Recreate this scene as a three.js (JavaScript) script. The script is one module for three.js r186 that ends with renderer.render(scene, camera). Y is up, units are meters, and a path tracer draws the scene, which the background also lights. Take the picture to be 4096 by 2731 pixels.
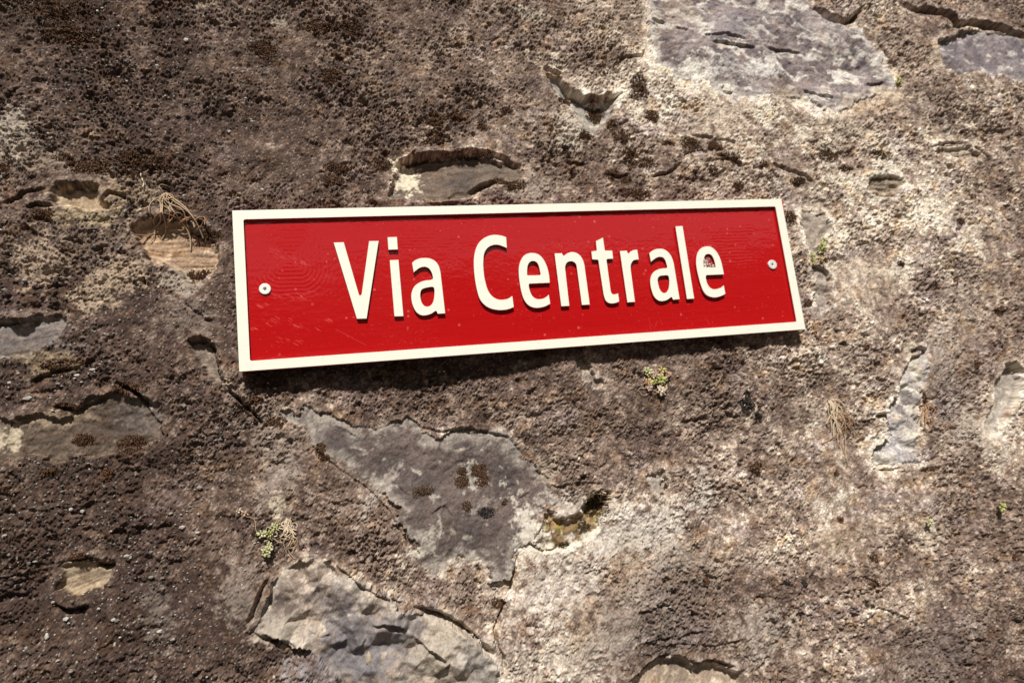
import * as THREE from 'three';
import { mergeGeometries } from 'three/addons/utils/BufferGeometryUtils.js';

// ------------------------------------------------------------------ camera, sky, sun, exposure
const SIGN_Y = 1.75;                    // height of the sign's centre above the ground
const FRONT = 0.018;                    // the sign's front face stands this far off the wall plane z = 0
const scene = new THREE.Scene();
const camera = new THREE.PerspectiveCamera(53.82, 1024 / 682, 0.02, 400);
const RIGHT = new THREE.Vector3(0.96866948, -0.11029697, 0.22251746);
const UP = new THREE.Vector3(0.06907049, 0.98026726, 0.18521707);
const BACK = new THREE.Vector3(-0.23855546, -0.16404474, 0.95717324);
camera.position.set(-0.20885, SIGN_Y - 0.18440, FRONT + 0.66858);
camera.quaternion.setFromRotationMatrix(new THREE.Matrix4().makeBasis(RIGHT, UP, BACK));
camera.focus = 0.65; camera.userData.fStop = 5.6;
camera.updateMatrixWorld();

const clamp = (x, a = 0, b = 1) => x < a ? a : x > b ? b : x;
const smooth = (a, b, x) => { const t = clamp((x - a) / (b - a)); return t * t * (3 - 2 * t); };
const skyTex = (() => {                 // a hazy clear sky, paler towards the horizon
  const w = 256, h = 128, d = new Float32Array(w * h * 4);
  for (let j = 0; j < h; j++) for (let i = 0; i < w; i++) {
    const el = ((j + 0.5) / h - 0.5) * Math.PI, t = smooth(0.16, 0.62, Math.sin(el)), o = (j * w + i) * 4;
    d[o] = 0.40 + (0.016 - 0.40) * t; d[o + 1] = 0.41 + (0.019 - 0.41) * t; d[o + 2] = 0.43 + (0.026 - 0.43) * t; d[o + 3] = 1;
  }
  const t = new THREE.DataTexture(d, w, h, THREE.RGBAFormat, THREE.FloatType);
  t.mapping = THREE.EquirectangularReflectionMapping; t.magFilter = THREE.LinearFilter; t.needsUpdate = true;
  return t;
})();
scene.background = skyTex; scene.environment = skyTex;

const sun = new THREE.DirectionalLight(new THREE.Color(1, 0.955, 0.88), 5.0);
sun.position.set(-0.17 * 3, SIGN_Y + 1.08 * 3, 3); sun.target.position.set(0, SIGN_Y, 0);
sun.castShadow = true; sun.shadow.radius = 6; sun.shadow.mapSize.set(4096, 4096);
Object.assign(sun.shadow.camera, { left: -1.2, right: 1.2, top: 1.2, bottom: -1.2, near: 0.1, far: 12 });
scene.add(sun, sun.target);

const renderer = new THREE.WebGLRenderer({ antialias: true });
renderer.setSize(1024, 682);
renderer.toneMapping = THREE.LinearToneMapping;
renderer.toneMappingExposure = 1.04;
renderer.shadowMap.enabled = true;

// ------------------------------------------------------------------ noise and helpers
const ih = (i, j, s) => {               // lattice hash in 0..1
  let h = Math.imul(i, 374761393) + Math.imul(j, 668265263) + Math.imul(s, 1274126177) | 0;
  h = Math.imul(h ^ (h >>> 13), 1274126177); h = Math.imul(h ^ (h >>> 16), 2246822519);
  return ((h ^ (h >>> 15)) >>> 0) / 4294967296;
};
let seed = 20417;
const rnd = () => { seed = (Math.imul(seed, 1664525) + 1013904223) >>> 0; return seed / 4294967296; };
const rr = (a, b) => a + (b - a) * rnd();
const mix = (a, b, t) => a + (b - a) * t;
const GX = new Float32Array(64), GY = new Float32Array(64);
for (let i = 0; i < 64; i++) { GX[i] = Math.cos(i / 64 * Math.PI * 2); GY[i] = Math.sin(i / 64 * Math.PI * 2); }
function perlin(x, y, s) {              // about -0.7..0.7
  const i = Math.floor(x), j = Math.floor(y), fx = x - i, fy = y - j;
  const u = fx * fx * fx * (fx * (fx * 6 - 15) + 10), v = fy * fy * fy * (fy * (fy * 6 - 15) + 10);
  const a = ih(i, j, s) * 64 | 0, b = ih(i + 1, j, s) * 64 | 0, c = ih(i, j + 1, s) * 64 | 0, d = ih(i + 1, j + 1, s) * 64 | 0;
  const p = GX[a] * fx + GY[a] * fy, q = GX[b] * (fx - 1) + GY[b] * fy, r = GX[c] * fx + GY[c] * (fy - 1), t = GX[d] * (fx - 1) + GY[d] * (fy - 1);
  return mix(mix(p, q, u), mix(r, t, u), v);
}
const fbm = (x, y, s, n = 4) => { let a = 1, f = 1, t = 0; for (let k = 0; k < n; k++) { t += a * perlin(x * f, y * f, s + k * 17); a *= 0.5; f *= 2.03; } return t; };
function facet(x, y, s) {               // flat triangular facets, continuous, 0..1
  const k = (x + y) * 0.366, X = x + k, Y = y + k, i = Math.floor(X), j = Math.floor(Y), fx = X - i, fy = Y - j;
  const a = ih(i, j, s), c = ih(i + 1, j + 1, s);
  return fx > fy ? a * (1 - fx) + ih(i + 1, j, s) * (fx - fy) + c * fy : a * (1 - fy) + ih(i, j + 1, s) * (fy - fx) + c * fx;
}
let grainId = 0;                        // the last grain hit by grains()
function grains(x, y, cell, s, prob, r0, r1) {
  const X = x / cell, Y = y / cell, i0 = Math.floor(X), j0 = Math.floor(Y);
  let best = 0; grainId = 0;
  for (let j = j0 - 1; j <= j0 + 1; j++) for (let i = i0 - 1; i <= i0 + 1; i++) {
    const a = ih(i, j, s); if (a > prob) continue;
    const dx = X - i - ih(i, j, s + 1), dy = Y - j - ih(i, j, s + 2), e = ih(i, j, s + 3), R = r0 + (r1 - r0) * e, q = (dx * dx + dy * dy) / (R * R);
    if (q < 1) { const h = Math.sqrt(1 - q) * (0.45 + 0.55 * ih(i, j, s + 4)); if (h > best) { best = h; grainId = a / prob; } }
  }
  return best;
}
// a point of the photograph (in a 2352 x 1568 grid) -> the point of the wall it shows
const HALF = Math.tan(53.82 * Math.PI / 360), FOC = 341 / HALF * 2352 / 1024;
function at(px, py, z = 0) {
  const d = RIGHT.clone().multiplyScalar((px - 1176) / FOC).addScaledVector(UP, -(py - 784) / FOC).sub(BACK);
  const k = (z - camera.position.z) / d.z, p = camera.position.clone().addScaledVector(d, k);
  return [p.x, p.y - SIGN_Y];           // wall coordinates: the origin is behind the sign's centre
}
const PX = 1 / 1670;                    // metres in one such pixel near the sign

const lit = (o) => { o.traverse((m) => { if (m.isMesh) { m.castShadow = true; m.receiveShadow = true; } }); return o; };
const used = {};
const numbered = (n) => { const k = used[n] = (used[n] ?? -1) + 1; return k ? n + '_' + String(k).padStart(3, '0') : n; };
function tag(o, name, label, category, group, kind) {
  o.name = numbered(name); o.userData = { label, category };
  if (group) o.userData.group = group;
  if (kind) o.userData.kind = kind;
  scene.add(lit(o)); return o;
}
function part(parent, name, geo, mat, label, kind) {
  const m = new THREE.Mesh(geo, mat); m.name = name; m.castShadow = m.receiveShadow = true;
  if (label) m.userData.label = label;
  if (kind) m.userData.kind = kind;
  parent.add(m); return m;
}
const rgb = (r, g, b) => new THREE.Color().setRGB(r, g, b);

// ------------------------------------------------------------------ the wall: what is where
// stones that show between the mortar; points are in photograph pixels (2352 wide), the rest in millimetres
const STONES = [
  { n: 'big', poly: [[1492, -30], [1860, -30], [1880, 10], [1912, 36], [1950, 62], [1985, 62], [1998, 85], [2010, 120], [2040, 160], [2062, 185], [2056, 215], [2010, 222], [1960, 238], [1925, 262], [1890, 250], [1860, 238], [1830, 232], [1790, 222], [1745, 218], [1690, 226], [1675, 205], [1630, 198], [1590, 188], [1540, 165], [1508, 140], [1495, 80]],
    off: 1, lap: .2, rag: .8, strata: [2.2, -0.12, 34], facet: [8, 60], fine: 1.3, cloudy: 1, a: [.30, .245, .24], b: [.125, .098, .102], white: .40, wc: [.66, .61, .56], ochre: .12 },
  { n: 'corner', poly: [[2150, 96], [2195, 72], [2235, 66], [2300, 72], [2420, 90], [2420, 205], [2340, 190], [2290, 172], [2240, 165], [2200, 182], [2170, 160]], off: -2.5, rag: .5, tilt: [0.03, 0.05], facet: [10, 45], fine: 0.7, a: [.25, .21, .22], b: [.15, .125, .14], white: .18, wc: [.55, .5, .47], ochre: .1 },
  { n: 'flap', poly: [[1266, 163], [1292, 172], [1318, 203], [1345, 226], [1375, 232], [1425, 208], [1412, 245], [1392, 275], [1376, 306], [1352, 290], [1330, 252], [1298, 212], [1275, 188]], off: -8, facet: [3, 40], fine: 0.5, a: [.26, .23, .21], b: [.17, .145, .13], white: .15, wc: [.6, .55, .46], ochre: .05 },
  { n: 'oval', poly: [[898, 446], [906, 398], [922, 372], [960, 360], [1040, 356], [1110, 362], [1165, 372], [1206, 386], [1206, 404], [1182, 420], [1120, 425], [1088, 443], [1040, 451], [960, 455], [915, 454]], off: -8, strata: [2.5, 0.06, 22], facet: [3, 60], fine: 0.6, a: [.16, .115, .085], b: [.095, .072, .06], white: .03, wc: [.22, .17, .125], ochre: .2 },
  { n: 'tan', poly: [[298, 528], [325, 508], [370, 500], [425, 505], [462, 522], [496, 562], [502, 585], [490, 612], [462, 628], [432, 642], [392, 616], [350, 592], [312, 562]], off: -9, tilt: [0, 0.12], strata: [3.5, -0.08, 9], facet: [3, 40], fine: 0.6, a: [.46, .31, .20], b: [.24, .165, .11], white: .15, wc: [.66, .5, .36], ochre: .3 },
  { n: 'slot', poly: [[118, 442], [160, 430], [231, 429], [230, 455], [247, 476], [204, 482], [150, 474], [124, 460]], off: -9, facet: [3, 30], fine: 0.6, a: [.40, .29, .19], b: [.20, .145, .10], white: .2, wc: [.6, .5, .36], ochre: .3 },
  { n: 'edge', poly: [[-60, 742], [60, 741], [168, 727], [152, 762], [112, 792], [70, 818], [-60, 826]], off: -4, rag: .5, tilt: [0, 0.12], strata: [2, 0.15, 14], facet: [3, 40], fine: 0.5, a: [.20, .165, .16], b: [.11, .09, .09], white: .12, wc: [.45, .38, .3], ochre: .15 },
  { n: 'long', poly: [[-60, 968], [90, 955], [150, 945], [215, 915], [290, 905], [330, 922], [362, 952], [388, 1000], [342, 1025], [290, 1040], [200, 1046], [100, 1052], [-60, 1064]], off: -2.5, lap: .3, rag: .9, strata: [1.6, 0.08, 16], facet: [3, 50], fine: 1.1, a: [.115, .08, .058], b: [.07, .05, .038], white: .04, wc: [.20, .145, .105], ochre: .25 },
  { n: 'layered', poly: [[138, 1292], [165, 1286], [205, 1290], [258, 1296], [244, 1330], [232, 1352], [180, 1372], [122, 1362], [132, 1330]], off: -4, strata: [4.5, 0.10, 7], facet: [2, 30], fine: 0.5, a: [.33, .245, .16], b: [.16, .115, .08], white: .12, wc: [.5, .4, .28], ochre: .2 },
  { n: 'slate', poly: [[652, 962], [690, 940], [730, 942], [775, 960], [830, 986], [880, 975], [935, 976], [985, 992], [1030, 996], [1062, 986], [1095, 1000], [1125, 994], [1175, 1008], [1222, 1062], [1262, 1092], [1279, 1132], [1256, 1178], [1240, 1192], [1228, 1232], [1194, 1268], [1186, 1310], [1176, 1352], [1142, 1348], [1118, 1322], [1105, 1292], [1060, 1288], [1022, 1312], [1000, 1308], [962, 1272], [922, 1222], [892, 1162], [850, 1122], [792, 1082], [742, 1036], [690, 992]], off: 1.2, lap: .15, rag: 1, tilt: [0, -0.02], facet: [7, 62], fine: 1.0, a: [.145, .108, .096], b: [.088, .066, .062], white: .03, wc: [.42, .37, .32], ochre: .05 },
  { n: 'pale', poly: [[687, 1280], [729, 1282], [757, 1288], [795, 1318], [837, 1350], [894, 1376], [945, 1393], [975, 1408], [1011, 1418], [1058, 1442], [1105, 1484], [1133, 1510], [1152, 1532], [1125, 1600], [800, 1600], [745, 1532], [700, 1490], [645, 1458], [600, 1450], [582, 1452], [600, 1400], [625, 1345], [650, 1308]], off: 3, lap: .3, rag: .5, tilt: [0.02, 0.02], facet: [17, 46], fine: 0.6, f2: .8, a: [.36, .285, .235], b: [.19, .157, .152], white: .13, wc: [.55, .48, .4], ochre: .06 },
  { n: 'tall', poly: [[2098, 812], [2130, 804], [2137, 830], [2129, 870], [2119, 900], [2121, 960], [2111, 1010], [2121, 1066], [2070, 1073], [2010, 1071], [2020, 1030], [2050, 1002], [2036, 956], [2046, 930], [2076, 900], [2070, 870], [2088, 840]], off: -2.5, rag: .3, tilt: [0.08, 0], strata: [2, 1.4, 18], facet: [11, 22], fine: 0.9, a: [.40, .36, .35], b: [.20, .17, .165], white: .45, wc: [.62, .57, .5], ochre: .1 },
  { n: 'far', poly: [[2322, 838], [2346, 862], [2342, 902], [2322, 934], [2297, 985], [2268, 1006], [2266, 972], [2290, 930], [2298, 880]], off: -7, tilt: [-0.04, -0.05], facet: [5, 28], fine: 0.5, a: [.38, .34, .3], b: [.24, .2, .17], white: .25, wc: [.58, .52, .45], ochre: .08 },
  { n: 'by sign', poly: [[1850, 478], [1900, 486], [1905, 530], [1885, 560], [1868, 602], [1852, 560], [1848, 520]], off: -3, rag: .3, facet: [6, 20], fine: .9, a: [.33, .265, .22], b: [.19, .15, .125], white: .1, wc: [.5, .45, .38], ochre: .05 },
  { n: 'by sign low', poly: [[1866, 606], [1905, 622], [1912, 655], [1898, 705], [1876, 702], [1872, 655]], off: -3, rag: .3, facet: [6, 20], fine: .9, a: [.33, .265, .225], b: [.19, .15, .13], white: .1, wc: [.5, .45, .38], ochre: .05 },
  { n: 'splinter', poly: [[1998, 412], [2040, 405], [2082, 412], [2070, 432], [2050, 452], [2020, 446], [1996, 432]], off: -4, strata: [5, -0.1, 5], facet: [4, 16], fine: 1, a: [.30, .225, .165], b: [.15, .11, .08], white: .08, wc: [.45, .4, .3], ochre: .2 },
  { n: 'foot', poly: [[1425, 1600], [1482, 1536], [1516, 1514], [1552, 1508], [1600, 1530], [1646, 1520], [1706, 1544], [1698, 1600]], off: -8, tilt: [0, -0.1], facet: [6, 34], fine: 0.5, a: [.46, .35, .26], b: [.27, .2, .15], white: .25, wc: [.62, .52, .4], ochre: .2 },
  { n: 'chip', poly: [[1486, 1096], [1506, 1086], [1530, 1078], [1534, 1104], [1524, 1134], [1508, 1124], [1500, 1108]], off: -3, facet: [6, 18], fine: 0.4, a: [.38, .33, .28], b: [.24, .2, .17], white: .2, wc: [.56, .5, .44], ochre: .1 },
  { n: 'wedge', poly: [[432, 786], [452, 782], [482, 792], [494, 818], [506, 852], [520, 884], [505, 872], [470, 842], [446, 818]], off: -7, tilt: [0.1, 0], facet: [3, 30], fine: 0.6, a: [.17, .125, .1], b: [.11, .08, .065], white: .06, wc: [.4, .33, .25], ochre: .1 },
  { n: 'sliver', poly: [[1322, 822], [1340, 818], [1356, 842], [1366, 868], [1402, 892], [1372, 886], [1340, 862]], off: -3, tilt: [0.12, 0], facet: [3, 24], fine: 0.4, a: [.26, .21, .17], b: [.17, .135, .11], white: .1, wc: [.45, .38, .32], ochre: .05 },
  { n: 'right', poly: [[2160, 330], [2205, 326], [2240, 330], [2236, 342], [2260, 352], [2250, 366], [2200, 362], [2168, 348]], off: -3, strata: [5, 0.1, 6], facet: [4, 18], fine: .9, a: [.38, .30, .23], b: [.2, .155, .12], white: .1, wc: [.5, .45, .38], ochre: .15 },
];
const EARTH = { n: 'earth', poly: [[1262, 1180], [1284, 1192], [1318, 1196], [1342, 1188], [1350, 1156], [1378, 1130], [1402, 1138], [1394, 1166], [1380, 1200], [1364, 1224], [1344, 1240], [1302, 1258], [1256, 1262], [1228, 1248], [1244, 1216]], off: -10, rag: .05, tilt: [-0.10, -0.16], facet: [5, 20], fine: 1.8, a: [.34, .22, .11], b: [.085, .05, .022], white: 0, wc: [.3, .2, .1], ochre: .3 };
STONES.push(EARTH);
// broken edges: the mortar (or stone) above the line stands proud by lip and ends there, with a gap of depth gap below it
const LEDGES = [ // points, lip, decay, gap, gap width
  [[[1248, 146], [1275, 153], [1292, 158], [1294, 166]], 3, 30, 7, 4], [[[1292, 166], [1315, 200], [1345, 218], [1376, 223], [1400, 210], [1422, 204]], 7, 40, 8, 5],
  [[[1424, 152], [1428, 126], [1450, 124], [1478, 122], [1484, 104]], 3, 24, 5, 3], [[[1868, 2], [1902, 26], [1912, 34], [1946, 44], [1962, 36], [1984, 8]], 8, 30, 14, 6],
  [[[2048, -20], [2075, 8], [2110, 20], [2160, 26], [2196, 54], [2240, 46], [2290, 58], [2330, 74], [2420, 80]], 9, 60, 13, 6],
  [[[892, 392], [925, 364], [980, 352], [1040, 350], [1100, 346], [1150, 354], [1180, 372], [1212, 384]], 5, 40, 9, 5],
  [[[132, 436], [162, 428], [232, 426]], 4, 24, 7, 4], [[[0, 468], [30, 462], [60, 444], [120, 432]], 2, 24, 4, 3], [[[-40, 742], [60, 737], [100, 730]], 4, 30, 6, 3],
  [[[262, 872], [300, 888], [330, 906], [364, 940]], 5, 34, 7, 4], [[[120, 928], [180, 940], [255, 905]], 3, 30, 4, 4],
  [[[430, 782], [455, 776], [484, 784], [500, 806], [500, 830]], 4, 26, 5, 3], [[[508, 868], [530, 898], [560, 925], [590, 956], [612, 978]], 1.5, 20, 9, 2.6],
  [[[944, 1388], [985, 1400], [1012, 1406], [1058, 1430], [1105, 1473], [1133, 1497], [1154, 1508]], 5, 40, 15, 5], [[[748, 1278], [800, 1318], [840, 1348], [896, 1374], [944, 1389]], 3, 30, 4, 2.5],
  [[[1196, 1270], [1190, 1300], [1182, 1330], [1176, 1362]], 1, 20, 9, 2.4], [[[1148, 1372], [1164, 1386], [1156, 1410], [1150, 1420], [1140, 1446], [1146, 1486], [1160, 1510], [1168, 1560]], 1, 20, 9, 2.6],
  [[[624, 1322], [608, 1350], [592, 1390], [572, 1440]], 1.5, 20, 9, 3.2], [[[560, 1448], [600, 1460], [650, 1466], [700, 1500]], 0, 20, 8, 5],
  [[[1490, 404], [1530, 396], [1552, 384], [1566, 372]], 3, 24, 7, 3.5], [[[1640, 352], [1680, 366], [1704, 386]], 3, 24, 7, 3.5], [[[1596, 404], [1640, 420]], 2, 20, 4, 3],
  [[[2246, 326], [2268, 346], [2284, 376]], 2, 20, 9, 5], [[[2012, 954], [2026, 948], [2046, 950]], 4, 20, 9, 5], [[[2092, 806], [2112, 796], [2136, 804]], 4, 20, 8, 4], [[[2306, 838], [2330, 832], [2350, 858]], 5, 24, 10, 5],
  [[[2008, 1074], [2036, 1078], [2072, 1074]], -2, 20, 8, 2.4], [[[118, 1386], [150, 1402], [200, 1392]], 5, 22, 6, 4], [[[216, 1290], [240, 1298], [262, 1290]], 3, 20, 9, 4],
  [[[1070, 440], [1098, 424], [1130, 414], [1160, 418]], 4, 20, 7, 6], [[[1430, 1568], [1486, 1528], [1520, 1506], [1552, 1502]], 3, 30, 7, 3], [[[1585, 1508], [1604, 1526], [1645, 1516], [1700, 1536]], 3, 30, 6, 3],
  [[[1310, 395], [1318, 385], [1325, 400], [1318, 420]], 2, 14, 8, 5], [[[1392, 392], [1420, 402], [1450, 400]], 3, 20, 5, 3], [[[356, 424], [376, 416], [390, 426]], 3, 14, 6, 4],
  [[[300, 520], [345, 508], [372, 498], [420, 486], [462, 508], [498, 556]], 3, 26, 6, 3.5], [[[1864, 640], [1872, 665], [1872, 705]], 4, 18, 6, 3],
  [[[1486, -20], [1490, 40], [1494, 100], [1504, 140]], 1.5, 16, 3, 2.4], [[[2076, 196], [2066, 160], [2040, 128], [2014, 84]], 3.5, 24, 6, 3.5], [[[700, 1006], [760, 1060], [852, 1126], [892, 1168], [924, 1226], [966, 1276]], 1.5, 12, 2, 2], [[[940, 968], [990, 984], [1020, 990], [1062, 980], [1120, 990], [1172, 1002], [1218, 1054]], 3, 30, 2.5, 2.5],
  [[[230, 470], [252, 440], [290, 452], [300, 470]], 3, 20, 4, 3], [[[60, 480], [90, 470], [128, 474]], 3, 24, 5, 3], [[[1500, 380], [1452, 356], [1440, 336]], 2, 20, 4, 3], [[[1760, 372], [1800, 380], [1850, 400], [1880, 420]], 2.5, 20, 4, 3], [[[1580, 300], [1640, 318], [1700, 330]], 2, 26, 2, 3], [[[2130, 340], [2180, 322], [2240, 322]], 3, 20, 5, 3], [[[150, 1286], [200, 1278], [250, 1290]], 3, 20, 5, 3], [[[420, 690], [470, 730], [500, 740]], 2, 20, 3, 3], [[[60, 880], [130, 850], [200, 842]], 3, 26, 3, 3], [[[1240, 1110], [1290, 1116], [1340, 1104], [1400, 1112]], 1.5, 20, 1, 2], [[[1500, 1490], [1560, 1476], [1640, 1484], [1720, 1460]], 2, 24, 1, 2], [[[1960, 1380], [2040, 1400], [2120, 1440]], 2, 26, 1, 2], [[[980, 470], [1040, 464], [1100, 470]], 2, 16, 3, 3], [[[1700, 890], [1740, 930], [1760, 980]], 1.5, 20, 2, 3],
  [[[1600, 78], [1660, 82], [1720, 98]], 3, 14, 1.5, 3], [[[1622, 94], [1690, 108], [1740, 112]], 4, 14, 2.5, 3], [[[1750, 104], [1800, 112], [1848, 118]], 3, 14, 2, 3], [[[1496, 42], [1530, 52]], 3, 12, 3, 3], [[[1550, 60], [1580, 72]], 2, 12, 1.5, 3], [[[1840, 204], [1880, 220], [1920, 224]], 3, 18, 3, 3], [[[1990, 190], [2040, 186]], 3, 18, 3, 3],
  [[[758, 1290], [766, 1332], [748, 1374]], 4, 22, 0.6, 3], [[[848, 1438], [880, 1427], [912, 1432], [938, 1448]], 8, 18, 1, 4], [[[889, 1371], [882, 1400], [875, 1420]], 2.5, 20, 0.5, 3], [[[945, 1455], [983, 1488], [1030, 1517]], 6, 16, 1, 4], [[[760, 1482], [785, 1478], [800, 1462]], 5, 18, 1, 4], [[[1000, 1552], [1020, 1530], [1036, 1520]], 5, 14, 2, 4], [[[804, 1500], [830, 1480], [845, 1460]], 3, 16, .5, 4], [[[905, 1392], [925, 1402], [945, 1398]], 2.5, 10, .5, 3], [[[690, 1350], [720, 1332], [740, 1322]], 1.5, 14, .4, 3], [[[640, 1432], [690, 1420], [720, 1392]], 2, 24, .3, 3], [[[700, 1440], [735, 1462], [765, 1452]], 3, 20, .5, 3],
  [[[1042, 1190], [1030, 1240], [1020, 1290]], 2, 22, .5, 3], [[[1195, 1148], [1225, 1130]], 0.5, 20, 2, 1.6], [[[985, 1182], [1020, 1160], [1045, 1190]], 1.4, 14, .4, 3], [[[950, 1222], [980, 1232], [1000, 1240]], 0.8, 14, .3, 2], [[[900, 1100], [930, 1130], [975, 1150]], 1.2, 20, .3, 2], [[[760, 975], [800, 990], [830, 1010]], 1.5, 20, .6, 2],
];
// patches of a colour of their own: lichen crust, lime, rust-brown stain; centre, radii, turn, linear colour, cover
const STAINS = [
  [28, 300, 34, 46, .2, [.50, .43, .36], .8], [60, 350, 50, 40, 0, [.34, .28, .22], .5], [92, 606, 44, 44, 0, [.46, .35, .26], .75], [255, 648, 60, 34, .5, [.52, .40, .29], .8], [200, 560, 70, 60, 0, [.24, .18, .14], .4],
  [210, 490, 60, 20, 0, [.50, .40, .25], .7], [300, 440, 55, 30, 0, [.40, .30, .20], .6], [412, 640, 30, 24, 0, [.50, .44, .36], .6], [440, 730, 50, 40, 0, [.22, .175, .15], .5],
  [936, 398, 27, 38, .2, [.78, .68, .52], 1.6], [1380, 262, 26, 30, 0, [.50, .45, .36], .5], [1312, 300, 34, 50, -.4, [.52, .46, .38], .75], [1212, 34, 34, 18, 0, [.50, .44, .36], .7], [470, 14, 26, 20, .6, [.42, .34, .26], .8], [640, 50, 16, 12, 0, [.42, .35, .27], .7],
  [1597, 155, 30, 30, .3, [.80, .74, .66], 1.3], [1735, 160, 44, 28, 0, [.70, .66, .62], 1], [1672, 152, 40, 24, 0, [.60, .56, .55], .7], [2030, 212, 50, 16, -.1, [.64, .53, .40], 1], [1602, 50, 30, 16, -.6, [.62, .56, .48], .8], [1800, 210, 44, 22, 0, [.22, .15, .10], 1], [1690, 60, 80, 40, 0, [.27, .24, .26], .6], [1900, 60, 60, 36, 0, [.36, .32, .31], .7],
  [1222, 1212, 26, 62, .35, [.62, .56, .48], 1.1], [1262, 1080, 22, 40, -.5, [.42, .34, .26], .7], [1085, 1098, 22, 22, 0, [.46, .42, .36], 1], [1110, 1160, 30, 14, .3, [.36, .31, .27], .7], [872, 1132, 10, 50, -.75, [.44, .38, .33], .8], [980, 1250, 16, 40, -.75, [.50, .45, .38], .9], [1060, 1288, 40, 12, 0, [.50, .44, .37], .8],
  [1470, 1220, 130, 46, .3, [.62, .57, .51], .85], [1290, 1350, 110, 60, .3, [.54, .48, .43], .6], [1300, 1500, 150, 60, 0, [.52, .46, .4], .55], [1430, 1300, 30, 60, -.6, [.34, .235, .15], .5], [1340, 1440, 22, 50, -.5, [.38, .27, .17], .55], [1250, 1150, 24, 14, 0, [.52, .46, .40], .8], [1310, 1160, 40, 28, 0, [.50, .45, .40], .8], [1520, 1430, 110, 90, 0, [.13, .105, .095], .65], [1580, 1320, 60, 60, 0, [.15, .12, .1], .5],
  [650, 1440, 60, 24, .2, [.50, .43, .35], .8], [645, 1380, 24, 14, .5, [.09, .065, .055], 1.3], [660, 1400, 16, 10, 0, [.09, .065, .055], 1.1], [870, 1470, 90, 50, .1, [.20, .185, .20], .8], [1010, 1490, 60, 40, .7, [.50, .43, .33], .7], [800, 1530, 80, 40, 0, [.19, .175, .19], .8], [700, 1300, 30, 14, .2, [.55, .46, .36], .8], [1080, 1530, 50, 40, 0, [.42, .38, .35], .6],
  [2060, 1010, 24, 50, 0, [.50, .48, .50], .7], [2110, 850, 16, 50, 0, [.62, .54, .42], .7], [2000, 240, 90, 30, .1, [.52, .39, .28], .6], [1640, 270, 90, 40, .2, [.46, .37, .29], .6], [1960, 300, 130, 40, .1, [.48, .39, .31], .55], [2190, 300, 12, 60, .1, [.56, .49, .41], .8], [1990, 630, 60, 60, .5, [.50, .40, .31], .5], [2260, 1000, 40, 90, .4, [.54, .47, .39], .65], [1930, 1240, 44, 20, .1, [.24, .165, .10], .7], [1620, 1130, 30, 50, 0, [.54, .49, .43], .7], [1750, 1450, 70, 60, 0, [.46, .40, .35], .5], [2160, 1500, 120, 60, 0, [.14, .115, .11], .55], [2200, 650, 60, 90, 0, [.20, .16, .14], .4], [2130, 1230, 30, 30, 0, [.54, .47, .38], .6], [2180, 900, 60, 110, 0, [.20, .17, .165], .5],
  [560, 1380, 40, 70, .2, [.30, .245, .21], .6], [360, 1400, 24, 60, .1, [.24, .195, .165], .6], [20, 1008, 18, 18, 0, [.62, .52, .38], .9], [135, 960, 40, 16, 0, [.34, .25, .17], .7], [330, 960, 30, 30, 0, [.2, .165, .15], .6], [90, 770, 60, 24, -.3, [.24, .2, .19], .7], [110, 830, 50, 20, -.4, [.30, .22, .13], .7], [630, 1110, 40, 60, -.6, [.36, .3, .25], .5], [620, 1000, 60, 40, -.7, [.26, .21, .175], .5], [640, 1160, 16, 20, 0, [.55, .46, .35], 1],
  [1560, 20, 40, 60, 0, [.42, .32, .24], .6], [1440, 60, 80, 60, 0, [.40, .32, .25], .5], [2100, 120, 60, 80, .5, [.42, .32, .25], .5], [1205, 1130, 8, 6, 0, [.6, .52, .42], 1], [1200, 440, 60, 30, 0, [.42, .36, .3], .5], [1660, 440, 80, 30, 0, [.40, .34, .28], .5],
].map(([x, y, rx, ry, t, c, k]) => { const [cx, cy] = at(x, y); return { cx, cy, rx: rx * PX, ry: ry * PX, co: Math.cos(-t), si: Math.sin(-t), c, k }; });
// how pale the mortar is, from dark brown to light tan: rows of the photograph from top to bottom, 196 pixels apart
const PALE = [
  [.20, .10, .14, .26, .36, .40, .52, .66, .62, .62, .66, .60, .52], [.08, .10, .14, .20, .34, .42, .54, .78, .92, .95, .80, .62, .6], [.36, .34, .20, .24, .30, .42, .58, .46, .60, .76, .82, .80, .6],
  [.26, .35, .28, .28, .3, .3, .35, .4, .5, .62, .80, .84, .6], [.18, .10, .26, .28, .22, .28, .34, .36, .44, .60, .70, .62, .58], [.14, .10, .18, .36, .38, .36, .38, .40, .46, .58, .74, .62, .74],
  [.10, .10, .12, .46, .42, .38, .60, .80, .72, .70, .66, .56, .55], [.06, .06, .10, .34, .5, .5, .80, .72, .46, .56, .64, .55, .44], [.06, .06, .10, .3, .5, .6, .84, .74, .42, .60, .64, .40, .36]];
const PG = { x0: -0.70, y0: -0.70, d: 0.05, nx: 34, ny: 26, v: null };   // the same, laid out on the wall every 5 cm
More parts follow.
